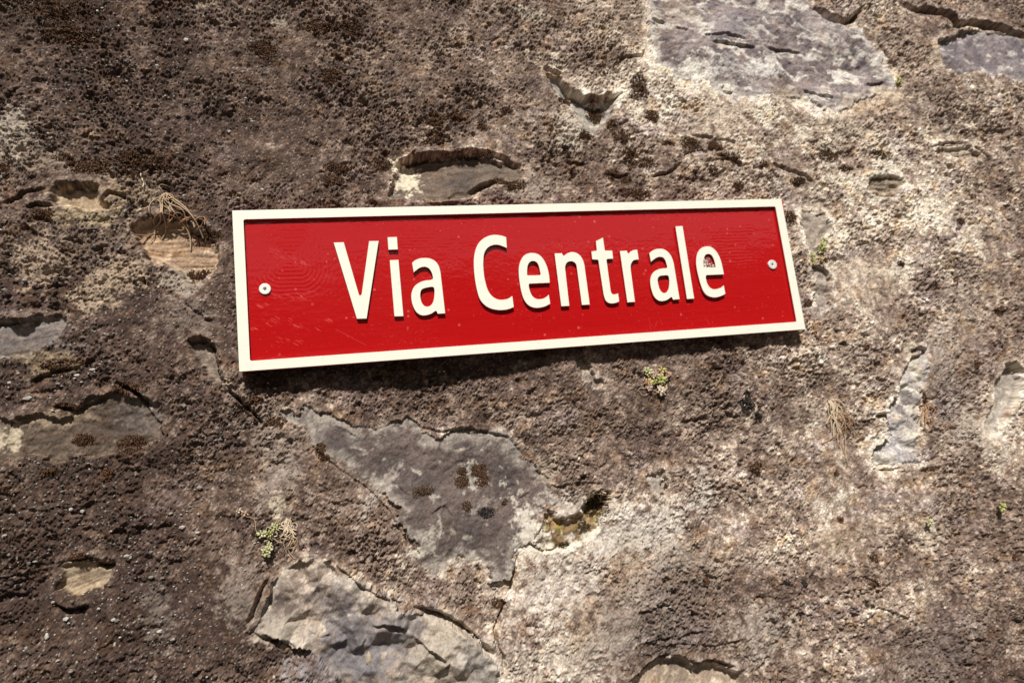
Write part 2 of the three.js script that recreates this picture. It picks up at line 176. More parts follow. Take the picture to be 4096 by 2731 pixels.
{
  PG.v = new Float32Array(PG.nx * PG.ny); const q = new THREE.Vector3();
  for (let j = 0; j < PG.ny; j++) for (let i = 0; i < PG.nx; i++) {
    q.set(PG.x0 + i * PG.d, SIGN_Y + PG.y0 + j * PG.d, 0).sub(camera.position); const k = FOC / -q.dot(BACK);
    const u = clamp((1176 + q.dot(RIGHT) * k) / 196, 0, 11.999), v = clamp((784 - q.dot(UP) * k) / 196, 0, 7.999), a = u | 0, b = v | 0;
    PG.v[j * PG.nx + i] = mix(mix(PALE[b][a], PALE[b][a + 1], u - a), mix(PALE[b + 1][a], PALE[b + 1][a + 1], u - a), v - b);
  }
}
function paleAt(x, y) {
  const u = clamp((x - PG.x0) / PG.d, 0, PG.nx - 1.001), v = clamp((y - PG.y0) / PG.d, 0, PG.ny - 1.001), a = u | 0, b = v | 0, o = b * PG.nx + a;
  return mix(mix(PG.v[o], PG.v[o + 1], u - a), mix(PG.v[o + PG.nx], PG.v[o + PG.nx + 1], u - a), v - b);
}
const boxed = (p, m) => { const xs = p.map((q) => q[0]), ys = p.map((q) => q[1]); return [Math.min(...xs) - m, Math.min(...ys) - m, Math.max(...xs) + m, Math.max(...ys) + m]; };
for (const s of STONES) { s.p = s.poly.map(([x, y]) => at(x, y)); s.box = boxed(s.p, 0.02); s.c = [(s.box[0] + s.box[2]) / 2, (s.box[1] + s.box[3]) / 2]; }
for (const l of LEDGES) {
  l.p = l[0].map(([x, y]) => at(x, y)); l.box = boxed(l.p, Math.max(l[2] * 2.5, 20) / 1000); l.len = [0];
  for (let i = 1; i < l.p.length; i++) l.len.push(l.len[i - 1] + Math.hypot(l.p[i][0] - l.p[i - 1][0], l.p[i][1] - l.p[i - 1][1]));
}
function inside(s, x, y) {              // signed distance to a stone's outline, positive inside
  const p = s.p; let d = 1e9, w = false;
  for (let i = 0, j = p.length - 1; i < p.length; j = i++) {
    const ax = p[j][0], ay = p[j][1], bx = p[i][0], by = p[i][1], ex = bx - ax, ey = by - ay, t = clamp(((x - ax) * ex + (y - ay) * ey) / (ex * ex + ey * ey));
    const dx = x - ax - t * ex, dy = y - ay - t * ey; d = Math.min(d, dx * dx + dy * dy);
    if ((ay > y) !== (by > y) && x < ex * (y - ay) / ey + ax) w = !w;
  }
  return (w ? 1 : -1) * Math.sqrt(d);
}
function ledge(l, x, y) {               // height in mm added by one broken edge
  let best = 1e9, side = 1, s = 0;
  for (let i = 1; i < l.p.length; i++) {
    const [ax, ay] = l.p[i - 1], [bx, by] = l.p[i], ex = bx - ax, ey = by - ay, L2 = ex * ex + ey * ey, t = clamp(((x - ax) * ex + (y - ay) * ey) / L2);
    const dx = x - ax - t * ex, dy = y - ay - t * ey, d = dx * dx + dy * dy;
    if (d < best) { best = d; side = ex * dy - ey * dx >= 0 ? 1 : -1; s = l.len[i - 1] + t * Math.sqrt(L2); }
  }
  const d = Math.sqrt(best) * 1000, T = l.len[l.len.length - 1], end = Math.min(s, T - s) / T, f = smooth(0, 0.22, end) * clamp(0.85 + 0.75 * perlin(s / 0.017, l[1] + l.box[0] * 50, 81), 0.4, 1.3);
  return f * mix(-l[3] * (1 - smooth(l[4] * 0.45, l[4] * 1.3, d)), l[1] * Math.exp(-d / (l[2] * 0.55)), smooth(-Math.max(0.9, (l[1] + l[3]) * 0.12), Math.max(0.9, (l[1] + l[3]) * 0.12), d * side));
}

// ------------------------------------------------------------------ the wall: shape and colour at a point
let hitId = -1, nearest = -1, hitNear = -1;
function stoneAt(x, y) {                // which stone shows here (-1: mortar); its edge is ragged
  const wx = x + 0.006 * perlin(x / 0.022, y / 0.022, 5) + 0.003 * perlin(x / 0.006, y / 0.006, 6) + .0014 * perlin(x / .0025, y / .0025, 4), wy = y + 0.006 * perlin(x / 0.022, y / 0.022, 7) + 0.003 * perlin(x / 0.006, y / 0.006, 8) + .0014 * perlin(x / .0025, y / .0025, 9);
  hitId = hitNear = -1; let near = -1; const rag = 0.016 * fbm(x / 0.034, y / 0.034, 11, 4) - .001;
  for (let k = 0; k < STONES.length; k++) {
    const b = STONES[k].box; if (x < b[0] || y < b[1] || x > b[2] || y > b[3]) continue;
    const d = inside(STONES[k], wx, wy) + (STONES[k].rag ?? .15) * rag; if (d > near) { near = d; hitNear = k; if (d > 0) hitId = k; }
  }
  nearest = near; return near;          // metres inside (or, negative, outside) the nearest outline
}
// where the mortar was rubbed smooth: centre and radii
const CALM = [[1450, 1220, 170, 70], [1290, 1420, 120, 110], [1800, 280, 260, 60], [2020, 170, 50, 110], [560, 1380, 60, 90], [1950, 1150, 170, 120], [2010, 640, 90, 80], [1540, 60, 50, 90], [1150, 300, 90, 50], [640, 330, 150, 90], [400, 720, 90, 60], [300, 1450, 160, 70], [1500, 900, 60, 60]].map(([x, y, rx, ry]) => { const [cx, cy] = at(x, y); return [cx, cy, rx * PX, ry * PX]; });
const calm = (x, y) => { let k = 1; for (const [cx, cy, rx, ry] of CALM) { const u = (x - cx) / rx, v = (y - cy) / ry, d = u * u + v * v; if (d < 1.6) k = Math.min(k, 0.55 + 0.45 * smooth(0.5, 1.5, d + 1.2 * perlin(x * 40, y * 40, 59))); } return k; };
function heightAt(x, y) {               // metres in front of z = 0; sets hitId
  const near = stoneAt(x, y), X = x * 1000, Y = y * 1000;
  let h = 11 * fbm(X / 190, Y / 150, 31, 2) - 2.5; const mid = fbm(X / 52, Y / 52, 33, 3);
  if (hitId >= 0) {
    const s = STONES[hitId], dx = X - s.c[0] * 1000, dy = Y - s.c[1] * 1000;
    h += 1.2 * mid + s.off + (s.tilt ? s.tilt[0] * dx + s.tilt[1] * dy : 0);
    const [fa, fs] = s.facet, wx = X + 6 * perlin(X / 30, Y / 30, 41), wy = Y + 6 * perlin(X / 30, Y / 30, 42);
    h += fa * (facet(wx / fs, wy / fs, 43 + hitId) - 0.5) * 1.3 + fa * (s.f2 ?? 0.42) * (facet(wx / fs * 2.7, wy / fs * 2.7, 70 + hitId) - 0.5) + fa * 0.14 * (facet(X / fs * 8, Y / fs * 8, 90) - 0.5);
    if (s.strata) {
      const [sa, ang, sp] = s.strata, v = (-X * Math.sin(ang) + Y * Math.cos(ang)) / sp + 0.9 * fbm(X / 70, Y / 28, 51, 3), i = Math.floor(v), f = v - i;
      h += sa * mix(ih(i, hitId, 3), ih(i + 1, hitId, 3), smooth(0.72, 1, f)) - 0.5 * sa + 0.35 * sa * perlin(X / 40, v * 5, 52);
    }
    h += s.fine * 1.1 * (facet(wx / 6, wy / 5, 65) - .5) + s.fine * (0.9 * perlin(X / 7, Y / 7, 61) + 0.6 * perlin(X / 2.8, Y / 2.8, 62) + 0.35 * perlin(X / 1.5, Y / 1.5, 63));
    if (s === EARTH) h += 2.5 * grains(X, Y, 6, 64, 0.6, 0.4, 0.8);
    h += s.off < -3 ? -0.28 * s.off * (1 - smooth(0, 0.0035, near)) : -1.1 * (s.lap ?? 1) * (1 - smooth(0, 0.004, near));      // the outline is worn down, or silted up
  } else {
    const rough = clamp(0.82 + 0.95 * fbm(X / 75, Y / 75, 35, 4), 0.32, 1.3) * (1 - .55 * smooth(-.02, -.003, near)) * calm(x, y);
    const wx = X + 1.8 * perlin(X / 6, Y / 6, 36) + .9 * perlin(X / 2.6, Y / 2.6, 44), wy = Y + 1.8 * perlin(X / 6, Y / 6, 37) + .9 * perlin(X / 2.6, Y / 2.6, 45);
    const clod = Math.abs(perlin(wx / 8.5, wy / 6.5, 46)) * 3.0 + Math.abs(perlin(wx / 4.1, wy / 3.3, 47)) * 3.6 + Math.abs(perlin(wx / 2.1, wy / 1.8, 48)) * 2.2;   // crumbly clods with sharp crevices between them
    h += 6.5 * mid + rough * clod + rough * 2.2 * grains(wx, wy, 4.6, 100, 0.5, 0.25, 0.55) + 2.4 * rough * grains(wx, wy, 13, 120, 0.25, 0.18, 0.4);
    const hollow = smooth(0.2, 0.55, fbm(wx / 15, wy / 11, 49, 3)); h -= 3.6 * hollow * rough;
    h -= rough * 1.8 * grains(wx + 2 * perlin(X / 4, Y / 4, 56), wy, 10, 130, 0.25, 0.15, 0.45);
    h += (.5 + 1.5 * rough) * (ih(Math.round(X * 1.15), Math.round(Y * 1.15), 57) - 0.5) + 0.9 * perlin(X / 1.7, Y / 1.7, 39);
    const lap = hitNear >= 0 ? STONES[hitNear].lap ?? 1 : 1; h += lap * (1.6 * smooth(-0.010, -0.002, near) - 0.8 * smooth(-0.002, 0, near));   // mortar laps up to a stone
    if (hitNear >= 0 && STONES[hitNear].off < -3) h += 0.62 * (STONES[hitNear].off + 1) * smooth(-0.0055, 0, near) ** 2 * (1 + .6 * perlin(X / 4, Y / 4, 58));   // and rounds down into a hollow
  }
  for (const l of LEDGES) { const b = l.box; if (x > b[0] && y > b[1] && x < b[2] && y < b[3]) h += ledge(l, x + 0.0016 * perlin(X / 8, Y / 8, 77) + .0009 * perlin(X / 3, Y / 3, 79), y + 0.0016 * perlin(X / 8, Y / 8, 78) + .0009 * perlin(X / 3, Y / 3, 80)); }
  if (Math.abs(x) < 0.312 && Math.abs(y) < 0.083) h = Math.min(h, 5.5);   // clear of the sign's back
  return h / 1000;
}
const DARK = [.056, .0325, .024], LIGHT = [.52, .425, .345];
const rr3 = (X, Y) => 0.3 + 0.6 * ih(Math.round(X), Math.round(Y), 245);
function colourAt(x, y, out) {          // linear base colour of the bare surface; hitId is set
  const X = x * 1000, Y = y * 1000, wx = X + 1.8 * perlin(X / 6, Y / 6, 36) + .9 * perlin(X / 2.6, Y / 2.6, 44), wy = Y + 1.8 * perlin(X / 6, Y / 6, 37) + .9 * perlin(X / 2.6, Y / 2.6, 45);
  const n1 = fbm(X / 42, Y / 42, 201, 3), n2 = fbm(X / 8, Y / 8, 205, 3), n3 = perlin(X / 2.2, Y / 2.2, 209);
  let r, g, b;
  if (hitId >= 0) {
    const s = STONES[hitId], m = smooth(-0.35, 0.4, n1 + 0.5 * n2);
    r = mix(s.a[0], s.b[0], m); g = mix(s.a[1], s.b[1], m); b = mix(s.a[2], s.b[2], m);
    const vx = X + (s.cloudy ? 22 : 5) * n1, vy = Y + .12 * X + (s.cloudy ? 16 : 3) * fbm(X / 26, Y / 26, 223, 3), vn = s.cloudy ? 1.25 * fbm(vx / 34, vy / 13, 221, 5) : fbm(vx / 16, vy / 12, 221, 4), w = smooth(0.40 - s.white, (s.cloudy ? 0.85 : 0.64) - s.white, vn) * 0.9;
    r = mix(r, s.wc[0], w); g = mix(g, s.wc[1], w); b = mix(b, s.wc[2], w);
    const o = smooth(0.40 - s.ochre, 0.70 - s.ochre, fbm(X / 22, Y / 9, 231, 4)) * 0.55; r = mix(r, r * 1.0, o); g = mix(g, g * 0.80, o); b = mix(b, b * 0.58, o);
    const rim = (s.lap ? 1 : .55) * smooth(0.016, 0.002, nearest) * smooth(-0.25, 0.25, n1 + n2 + .3); r = mix(r, s.wc[0], rim * .6); g = mix(g, s.wc[1], rim * .6); b = mix(b, s.wc[2], rim * .6);   // a film of lime left along its edge
    const sp = 1 + 0.34 * n2 + 0.42 * n3 + 0.6 * (ih(Math.round(X * 1.1), Math.round(Y * 1.1), 233) - .5); r *= sp; g *= sp; b *= sp;
    if (s === EARTH) { const gm = smooth(0.05, 0.3, fbm(X / 10, Y / 10, 241, 3)); g = mix(g, g * 1.15, gm); b *= mix(1, 0.55, gm); }
  } else {
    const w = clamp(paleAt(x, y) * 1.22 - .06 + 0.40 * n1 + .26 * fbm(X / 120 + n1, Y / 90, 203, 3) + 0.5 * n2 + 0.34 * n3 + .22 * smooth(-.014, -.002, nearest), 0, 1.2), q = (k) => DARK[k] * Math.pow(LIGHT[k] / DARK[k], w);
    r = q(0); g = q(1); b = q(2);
    grains(wx, wy, 4.6, 100, 0.5, 0.25, 0.55); let t = 1 + (grainId ? 0.95 * (grainId - 0.3) : 0);
    const u = ih(Math.round(X * 1.05), Math.round(Y * 1.05), 244); t *= 0.58 + 0.84 * u;
    if (u > 0.978) { const v = rr3(X, Y); r = mix(r, .50, v); g = mix(g, .46, v); b = mix(b, .41, v); t = 1; }   // a pale grain of sand
    t *= 1 + 0.3 * perlin(X / 1.3, Y / 1.3, 243);
    const o = smooth(0.12, 0.5, fbm(X / 26, Y / 20, 251, 4)), pu = 0.55 * smooth(0.1, 0.5, fbm(X / 60, Y / 34, 257, 4) + .2 * n3);
    r *= t * mix(1, .93, pu); g *= t * mix(1, 0.91, o) * mix(1, .94, pu); b *= t * mix(1, 0.78, o) * mix(1, 1.1, pu);
  }
  for (const s of STAINS) {
    const dx = x - s.cx, dy = y - s.cy; if (Math.abs(dx) > 0.14 || Math.abs(dy) > 0.14) continue;
    const u = (dx * s.co - dy * s.si) / s.rx, v = (dx * s.si + dy * s.co) / s.ry, d = Math.sqrt(u * u + v * v); if (d > 1.9) continue;
    const c = clamp(s.k * .8, 0, 0.92) * smooth(-0.3, 0.3, 0.8 - d + 0.6 * n1 + 0.9 * n2 + 0.6 * n3); if (c <= 0) continue;
    const gr = .95 + 0.3 * n2 + 0.4 * n3 + .3 * (ih(Math.round(X * 1.1), Math.round(Y * 1.1), 233) - .5); r = mix(r, s.c[0] * gr, c); g = mix(g, s.c[1] * gr, c); b = mix(b, s.c[2] * gr, c);
  }
  out[0] = clamp(r, .012, .85); out[1] = clamp(g, .01, .82); out[2] = clamp(b, .008, .75);
}
const LETTERS = {
  V: [[[-214.5, 43.8, 1], [-204.7, 43.7, 1], [-193.8, -10.6, 1], [-192.5, -12.5], [-190.8, -10.7, 1], [-179.5, 44, 1], [-170, 43.9, 1], [-187.9, -36.2, 1], [-197.3, -35.9, 1]]],
  i: [[[-160.4, 23, 1], [-151.6, 23.1, 1], [-151.5, -36, 1], [-160.4, -35.7, 1]], [[-160.7, 47.5, 1], [-151.2, 47.5, 1], [-151.4, 34.2, 1], [-160.8, 34.2, 1]]],
  a: [[[-138, 19, 1], [-134.4, 22], [-129.1, 23.7], [-123.9, 23.9], [-118.8, 23], [-113.9, 19.8], [-111.2, 15.4], [-110, 9.6], [-109.7, 4.2, 1], [-109, -35.7, 1], [-116.7, -35.7, 1], [-117.2, -33.8], [-118.2, -32.5], [-119.8, -33.2], [-123.6, -35.3], [-129.3, -36.5], [-133.9, -35.9], [-138, -32.7], [-140.7, -26.8], [-141.9, -19.7], [-141.3, -12.9], [-138.5, -6.7], [-133.7, -2.7], [-127.1, -0.3], [-119.8, 0.4], [-118.1, 1.6], [-118.3, 5.7], [-119.4, 9.5], [-121.5, 12.8], [-125, 14.5], [-129.2, 14.2], [-133.2, 12.2], [-137.2, 9, 1]], [[-129.9, -8.7], [-124.2, -7.3], [-118.7, -7.2], [-117.6, -9.3], [-117.8, -14.1], [-118.7, -18.9], [-120.1, -23], [-122.8, -26.6], [-126.5, -27.8], [-129.7, -26.7], [-132, -23.1], [-132.9, -18.1], [-132.6, -13.3], [-131.5, -10.2]]],
  C: [[[-35.8, 43.4, 1], [-41.6, 45.5], [-47.9, 46.4], [-54.4, 45.5], [-61, 42.5], [-66.7, 37.3], [-70.5, 30.4], [-73.1, 21.4], [-74.2, 9.7], [-74.2, -3], [-73.1, -14.7], [-71.1, -23.1], [-67.3, -28.9], [-61.7, -33], [-54.7, -35.2], [-48.5, -35.8], [-42.1, -35.2], [-36.1, -33.2, 1], [-36.4, -21.3, 1], [-40.8, -23.9], [-46.2, -24.9], [-51.4, -24.5], [-56.4, -21.9], [-59.9, -17.8], [-62.2, -12.6], [-63.5, -5.7], [-64.2, 1.8], [-64.1, 11.4], [-63.1, 19.9], [-61.6, 26.3], [-59.1, 30.5], [-55.4, 33.6], [-50.1, 35.4], [-44.9, 35.1], [-40.2, 33.3], [-36.4, 31.4, 1]]],
  e: [[[6.4, -9.1, 1], [6.7, -1.6], [6.1, 6.1], [4.5, 12.7], [1.9, 18.3], [-1.5, 22.3], [-6.1, 24.4], [-11.5, 24.8], [-16.6, 23.2], [-20.8, 19.6], [-24.1, 13.9], [-26, 7], [-26.6, -1.1], [-26.5, -9.6], [-25.8, -18.2], [-24.4, -24.7], [-22.1, -29.7], [-18.5, -33.3], [-14.2, -35.2], [-9.1, -35.7], [-2.5, -34.7], [4.1, -32, 1], [3.8, -22.1, 1], [-0.2, -25], [-4.7, -26.4], [-9.5, -26.2], [-13.1, -24.3], [-15.4, -20.9], [-16.7, -16], [-17.2, -11], [-16.4, -9.2], [-15, -8.9, 1]], [[-17.5, 1.2, 1], [-16.7, 7.1], [-15.5, 11.4], [-13.4, 14.4], [-10.4, 15.8], [-7.2, 15.5], [-4.7, 13.6], [-3.3, 9.8], [-2.8, 5.4], [-2.4, 0.8, 1], [-3.5, -0.3, 1], [-16.9, 0.1, 1]]],
  n: [[[16, 23.2, 1], [24.4, 23.2, 1], [24.9, 21.3], [25.8, 20.3], [27.2, 20.7], [30.2, 22.6], [35.3, 24], [40.4, 23.1], [44.6, 19.9], [47, 15.3], [48.1, 10.2], [48.3, 5.2, 1], [48.4, -35.5, 1], [39.5, -35.5, 1], [39.3, 7.6, 1], [38.7, 10.6], [36.9, 12.7], [34, 13.8], [30.3, 13.3], [27.8, 11.5], [26.2, 8.2], [25.7, 4.2, 1], [25.1, -35.6, 1], [16.2, -35.5, 1]]],
  t: [[[65.4, 35.4, 1], [74.2, 39.2, 1], [74.3, 25.5, 1], [74.6, 24.5], [75.6, 24.1, 1], [82.9, 23.9, 1], [82.8, 14.7, 1], [76.5, 14.6, 1], [75.2, 14.2], [74.7, 13, 1], [74.6, -20.4, 1], [75.3, -24.4], [77.1, -25.9], [79.8, -25.8], [82.8, -24.9, 1], [82.8, -33.9, 1], [78.9, -35.3], [73.7, -35.7], [69.7, -34.5], [67.4, -32], [66.2, -27.4], [65.9, -22.9, 1], [65.3, 12, 1], [65, 13.8], [63.5, 14.4, 1], [58.4, 14.8, 1], [58.5, 23.9, 1], [63.3, 24.2, 1], [64.5, 24.5], [65.1, 25.3, 1]]],
  r: [[[92, 23, 1], [100.3, 23.2, 1], [100.8, 20.9], [101.8, 19.7], [103, 20.5], [105.1, 22.1], [108, 23.3], [112.9, 23.8, 1], [113, 12.3, 1], [110.4, 12.4], [107.1, 11.8], [104.5, 9.8], [102.7, 6.8], [101.8, 2.8], [101.6, -1.3, 1], [101.2, -35.5, 1], [92.3, -35.6, 1]]],
  a2: [[[126.9, 19, 1], [131.4, 22], [136.1, 23.6], [141.2, 23.8], [146.2, 22.6], [149.9, 19.7], [152.9, 15], [154.3, 9.8], [154.8, 4.3, 1], [155.2, -35.4, 1], [147.2, -35.7, 1], [146.6, -33.8], [145.8, -32.5], [144.3, -33], [140.2, -35.3], [134.4, -36.5], [130, -35.8], [126.6, -33.2], [124.4, -29.4], [123.1, -23.5], [122.7, -17.7], [123.4, -11.4], [125.8, -6.2], [130, -2.1], [135.8, 0.2], [141.5, 0.9], [145.2, 0.9], [146.2, 2.3], [145.8, 6.3], [145, 10.7], [142.9, 13.5], [138.6, 14.5], [133.9, 13.2], [127.4, 9.1, 1]], [[135.7, -7.5], [141.4, -7.1], [145.3, -7.4], [146.3, -9.3], [146.3, -14.1], [145.3, -18.8], [143.9, -23], [141, -26.6], [138.1, -27.7], [134.9, -26.5], [132.7, -22.4], [131.9, -17.1], [131.9, -12.3], [133.2, -9.2]]],
  l: [[[164.1, 49.6, 1], [173.1, 49.7, 1], [173.1, -35.8, 1], [164.3, -35.8, 1]]],
  e2: [[[215.3, -9.5, 1], [215, -0.5], [214.3, 7.2], [212.3, 14.5], [208.9, 20.1], [204.8, 23.4], [199.7, 24.5], [193.6, 23.3], [188.9, 20], [185.2, 14.5], [182.9, 6.4], [182.4, -2.3], [183, -11], [184, -19.7], [185.9, -27.4], [188.6, -31.8], [192.8, -34.5], [198.4, -35.8], [205.5, -35.1], [213.1, -32.3, 1], [212.8, -22.4, 1], [209.1, -24.8], [203.6, -26.3], [198.9, -26.3], [195.2, -24.4], [192.9, -20.7], [191.9, -16.3], [191.8, -11.7], [192.7, -9.8], [194.5, -9.4, 1]], [[191.4, -0.1, 1], [192, 6], [193.9, 11.4], [196.1, 14.4], [199.4, 15.4], [203.2, 14.3], [205.4, 10.3], [206.3, 5.4], [206.4, -0.5, 1], [205.5, -1, 1]]],
};

// ------------------------------------------------------------------ the setting outside the frame: what the glossy paint mirrors
{
  const g = new THREE.PlaneGeometry(160, 90, 1, 1); g.rotateX(-Math.PI / 2); g.translate(0, 0, 44);
  const ground = new THREE.Mesh(g, new THREE.MeshStandardMaterial({ color: rgb(.075, .066, .056), roughness: 0.95 }));
  ground.name = 'ground'; ground.userData = { kind: 'structure', label: 'grey ground in front of the wall', category: 'ground' }; scene.add(lit(ground));
  const nx = 160, nz = 24, pos = [], idx = [];
  for (let j = 0; j <= nz; j++) for (let i = 0; i <= nx; i++) {
    const x = (i / nx - 0.5) * 150, z = 16 + j * 1.4, r = smooth(0, 14, j) * 12.4, y = r + (j ? 1.3 * perlin(x / 3, z / 3, 301) + 1.1 * perlin(x / 9, z / 9, 302) : 0) * smooth(0, 6, j) - 0.05;
    pos.push(x, y, z);
    if (i < nx && j < nz) { const a = j * (nx + 1) + i; idx.push(a, a + 1, a + nx + 1, a + 1, a + nx + 2, a + nx + 1); }
  }
  const hg = new THREE.BufferGeometry(); hg.setAttribute('position', new THREE.Float32BufferAttribute(pos, 3)); hg.setIndex(idx); hg.computeVertexNormals();
  const hill = new THREE.Mesh(hg, new THREE.MeshStandardMaterial({ color: rgb(.05, .055, .03), roughness: 1, side: THREE.DoubleSide }));
  hill.name = 'hillside'; hill.userData = { kind: 'structure', label: 'wooded slope facing the wall', category: 'hillside' }; scene.add(lit(hill));
}

// ------------------------------------------------------------------ the wall: mortar and stones
const stoneMat = new THREE.MeshStandardMaterial({ vertexColors: true, roughness: 0.82 });
const mortarMat = new THREE.MeshStandardMaterial({ vertexColors: true, roughness: 0.97 });
const wall = new THREE.Group(); wall.position.set(0, SIGN_Y, 0);
{
  const lines = (a, b, s0, s1, lo, hi, top) => {               // fine between a and b, coarser and coarser out to lo and hi
    const m = []; for (let v = a; v < b; v += mix(s0, s1, (v - a) / (b - a))) m.push(v);
    for (let v = m[0], d = s0; v > lo;) { d = Math.min(d * 1.14, top); v -= d; m.unshift(Math.max(v, lo)); }
    for (let v = m[m.length - 1], d = s1; v < hi;) { d = Math.min(d * 1.14, top); v += d; m.push(Math.min(v, hi)); }
    return m;
  };
  const xs = lines(-0.545, 0.815, 0.00092, 0.00165, -2.4, 2.6, 0.05), ys = lines(-0.53, 0.405, 0.00105, 0.00105, -SIGN_Y - 0.01, 1.4, 0.05);
  const nx = xs.length, ny = ys.length, N = nx * ny, P = new Float32Array(N * 3), C = new Float32Array(N * 3), Nn = new Float32Array(N * 3), ID = new Int16Array(N), col = [0, 0, 0];
  for (let j = 0; j < ny; j++) for (let i = 0; i < nx; i++) {
    const o = j * nx + i, x = xs[i], y = ys[j];
    P[3 * o] = x; P[3 * o + 1] = y; P[3 * o + 2] = heightAt(x, y); ID[o] = hitId;
    colourAt(x, y, col); C[3 * o] = col[0]; C[3 * o + 1] = col[1]; C[3 * o + 2] = col[2];
  }
  for (let j = 0; j < ny; j++) for (let i = 0; i < nx; i++) {
    const o = j * nx + i, a = i ? o - 1 : o, b = i < nx - 1 ? o + 1 : o, c = j ? o - nx : o, d = j < ny - 1 ? o + nx : o;
    const gx = (P[3 * b + 2] - P[3 * a + 2]) / (P[3 * b] - P[3 * a]), gy = (P[3 * d + 2] - P[3 * c + 2]) / (P[3 * d + 1] - P[3 * c + 1]), l = 1 / Math.hypot(gx, gy, 1);
    Nn[3 * o] = -gx * l; Nn[3 * o + 1] = -gy * l; Nn[3 * o + 2] = l;
  }
  const quad = (i, j) => i < 0 || j < 0 || i >= nx - 1 || j >= ny - 1 ? -2 : ID[j * nx + i];
  const index = new Uint32Array((nx - 1) * (ny - 1) * 6); let n = 0; const own = STONES.map(() => []);
  for (let j = 0; j < ny - 1; j++) for (let i = 0; i < nx - 1; i++) {
    const k = quad(i, j), o = j * nx + i;
    if (k >= 0) { own[k].push(i, j); continue; }
    index[n++] = o; index[n++] = o + 1; index[n++] = o + nx + 1; index[n++] = o; index[n++] = o + nx + 1; index[n++] = o + nx;
  }
  const mg = new THREE.BufferGeometry();
  mg.setAttribute('position', new THREE.BufferAttribute(P, 3)); mg.setAttribute('normal', new THREE.BufferAttribute(Nn, 3)); mg.setAttribute('color', new THREE.BufferAttribute(C, 3)); mg.setIndex(new THREE.BufferAttribute(index.slice(0, n), 1));
  part(wall, 'mortar', mg, mortarMat, 'rough sandy lime mortar, dark brown on one side, paler on the other');
  STONES.forEach((s, k) => {
    const q = own[k], map = new Map(), p = [], nn = [], c = [], ix = [];
    const vert = (o) => { let v = map.get(o); if (v === undefined) { v = p.length / 3; map.set(o, v); for (let t = 0; t < 3; t++) { p.push(P[3 * o + t]); nn.push(Nn[3 * o + t]); c.push(C[3 * o + t]); } } return v; };
    const skirt = (a, b) => {                                  // the stone goes on into the wall
      const v = p.length / 3, dx = P[3 * b] - P[3 * a], dy = P[3 * b + 1] - P[3 * a + 1], l = Math.hypot(dx, dy);
      for (const o of [a, b]) for (const z of [P[3 * o + 2], -0.045]) { p.push(P[3 * o], P[3 * o + 1], z); nn.push(dy / l, -dx / l, 0); c.push(C[3 * o], C[3 * o + 1], C[3 * o + 2]); }
      ix.push(v, v + 1, v + 3, v, v + 3, v + 2);
    };
    for (let t = 0; t < q.length; t += 2) {
      const i = q[t], j = q[t + 1], o = j * nx + i, a = vert(o), b = vert(o + 1), d = vert(o + nx + 1), e = vert(o + nx);
      ix.push(a, b, d, a, d, e);
      if (quad(i, j - 1) !== k) skirt(o, o + 1);
      if (quad(i + 1, j) !== k) skirt(o + 1, o + nx + 1);
      if (quad(i, j + 1) !== k) skirt(o + nx + 1, o + nx);
      if (quad(i - 1, j) !== k) skirt(o + nx, o);
    }
    const g = new THREE.BufferGeometry();
    g.setAttribute('position', new THREE.Float32BufferAttribute(p, 3)); g.setAttribute('normal', new THREE.Float32BufferAttribute(nn, 3)); g.setAttribute('color', new THREE.Float32BufferAttribute(c, 3)); g.setIndex(ix);
    part(wall, s === EARTH ? 'earth_pocket' : 'stone', g, stoneMat, s === EARTH ? 'hollow filled with brown earth and moss' : undefined);
  });
  const core = new THREE.BoxGeometry(5, SIGN_Y + 1.4, 0.35); core.translate(0.1, (1.4 - SIGN_Y) / 2, -0.24);
  part(wall, 'core', core, new THREE.MeshStandardMaterial({ color: rgb(.16, .12, .09), roughness: 1 }));
}
tag(wall, 'stone_wall', 'rough stone wall covered in weathered sandy mortar, behind the red sign', 'wall');

// small lumps (moss leaflets, grit) gathered into one geometry
const ICO = new THREE.IcosahedronGeometry(1, 0).attributes.position.array;
class Lumps {
  constructor() { this.p = []; this.c = []; }
  lump(x, y, z, rx, ry, rz, c, jag = 0.3) {
    const a = rnd() * 6.283, ca = Math.cos(a), sa = Math.sin(a), b = rnd() * 6.283, cb = Math.cos(b), sb = Math.sin(b), k = rnd() * 1e6 | 0;
    for (let t = 0; t < ICO.length; t += 3) {
      const X = ICO[t], Y = ICO[t + 1], Z = ICO[t + 2], m = 1 + jag * (2 * ih(Math.round(X * 50) + k, Math.round(Y * 50) * 131 + Math.round(Z * 50), 9) - 1);
      const u = X * ca - Y * sa, v = X * sa + Y * ca, w = v * cb - Z * sb, q = v * sb + Z * cb;
      this.p.push(x + u * m * rx, y + w * m * ry, z + q * m * rz); this.c.push(...c);
    }
  }
  leaflet(x, y, z, r, l, c) {             // a thin pointed leaf: three sides and no base
    const a = rnd() * 6.283, tx = Math.cos(a) * rr(.2, 1), ty = Math.sin(a) * rr(.2, 1) - .25, q = [];
    for (let k = 0; k < 3; k++) q.push([x + Math.cos(a + k * 2.094) * r, y + Math.sin(a + k * 2.094) * r, z]);
    const t = [x + tx * l, y + ty * l, z + l * rr(.4, 1)];
    for (let k = 0; k < 3; k++) { this.p.push(...q[k], ...q[(k + 1) % 3], ...t); this.c.push(...c, ...c, ...c); }
  }
  build() {
    const g = new THREE.BufferGeometry(); g.setAttribute('position', new THREE.Float32BufferAttribute(this.p, 3)); g.setAttribute('color', new THREE.Float32BufferAttribute(this.c, 3)); g.computeVertexNormals(); return g;
  }
}
const lumpMat = new THREE.MeshStandardMaterial({ vertexColors: true, roughness: 0.9, side: THREE.DoubleSide });
const shade = (c, k) => [c[0] * k, c[1] * k, c[2] * k];

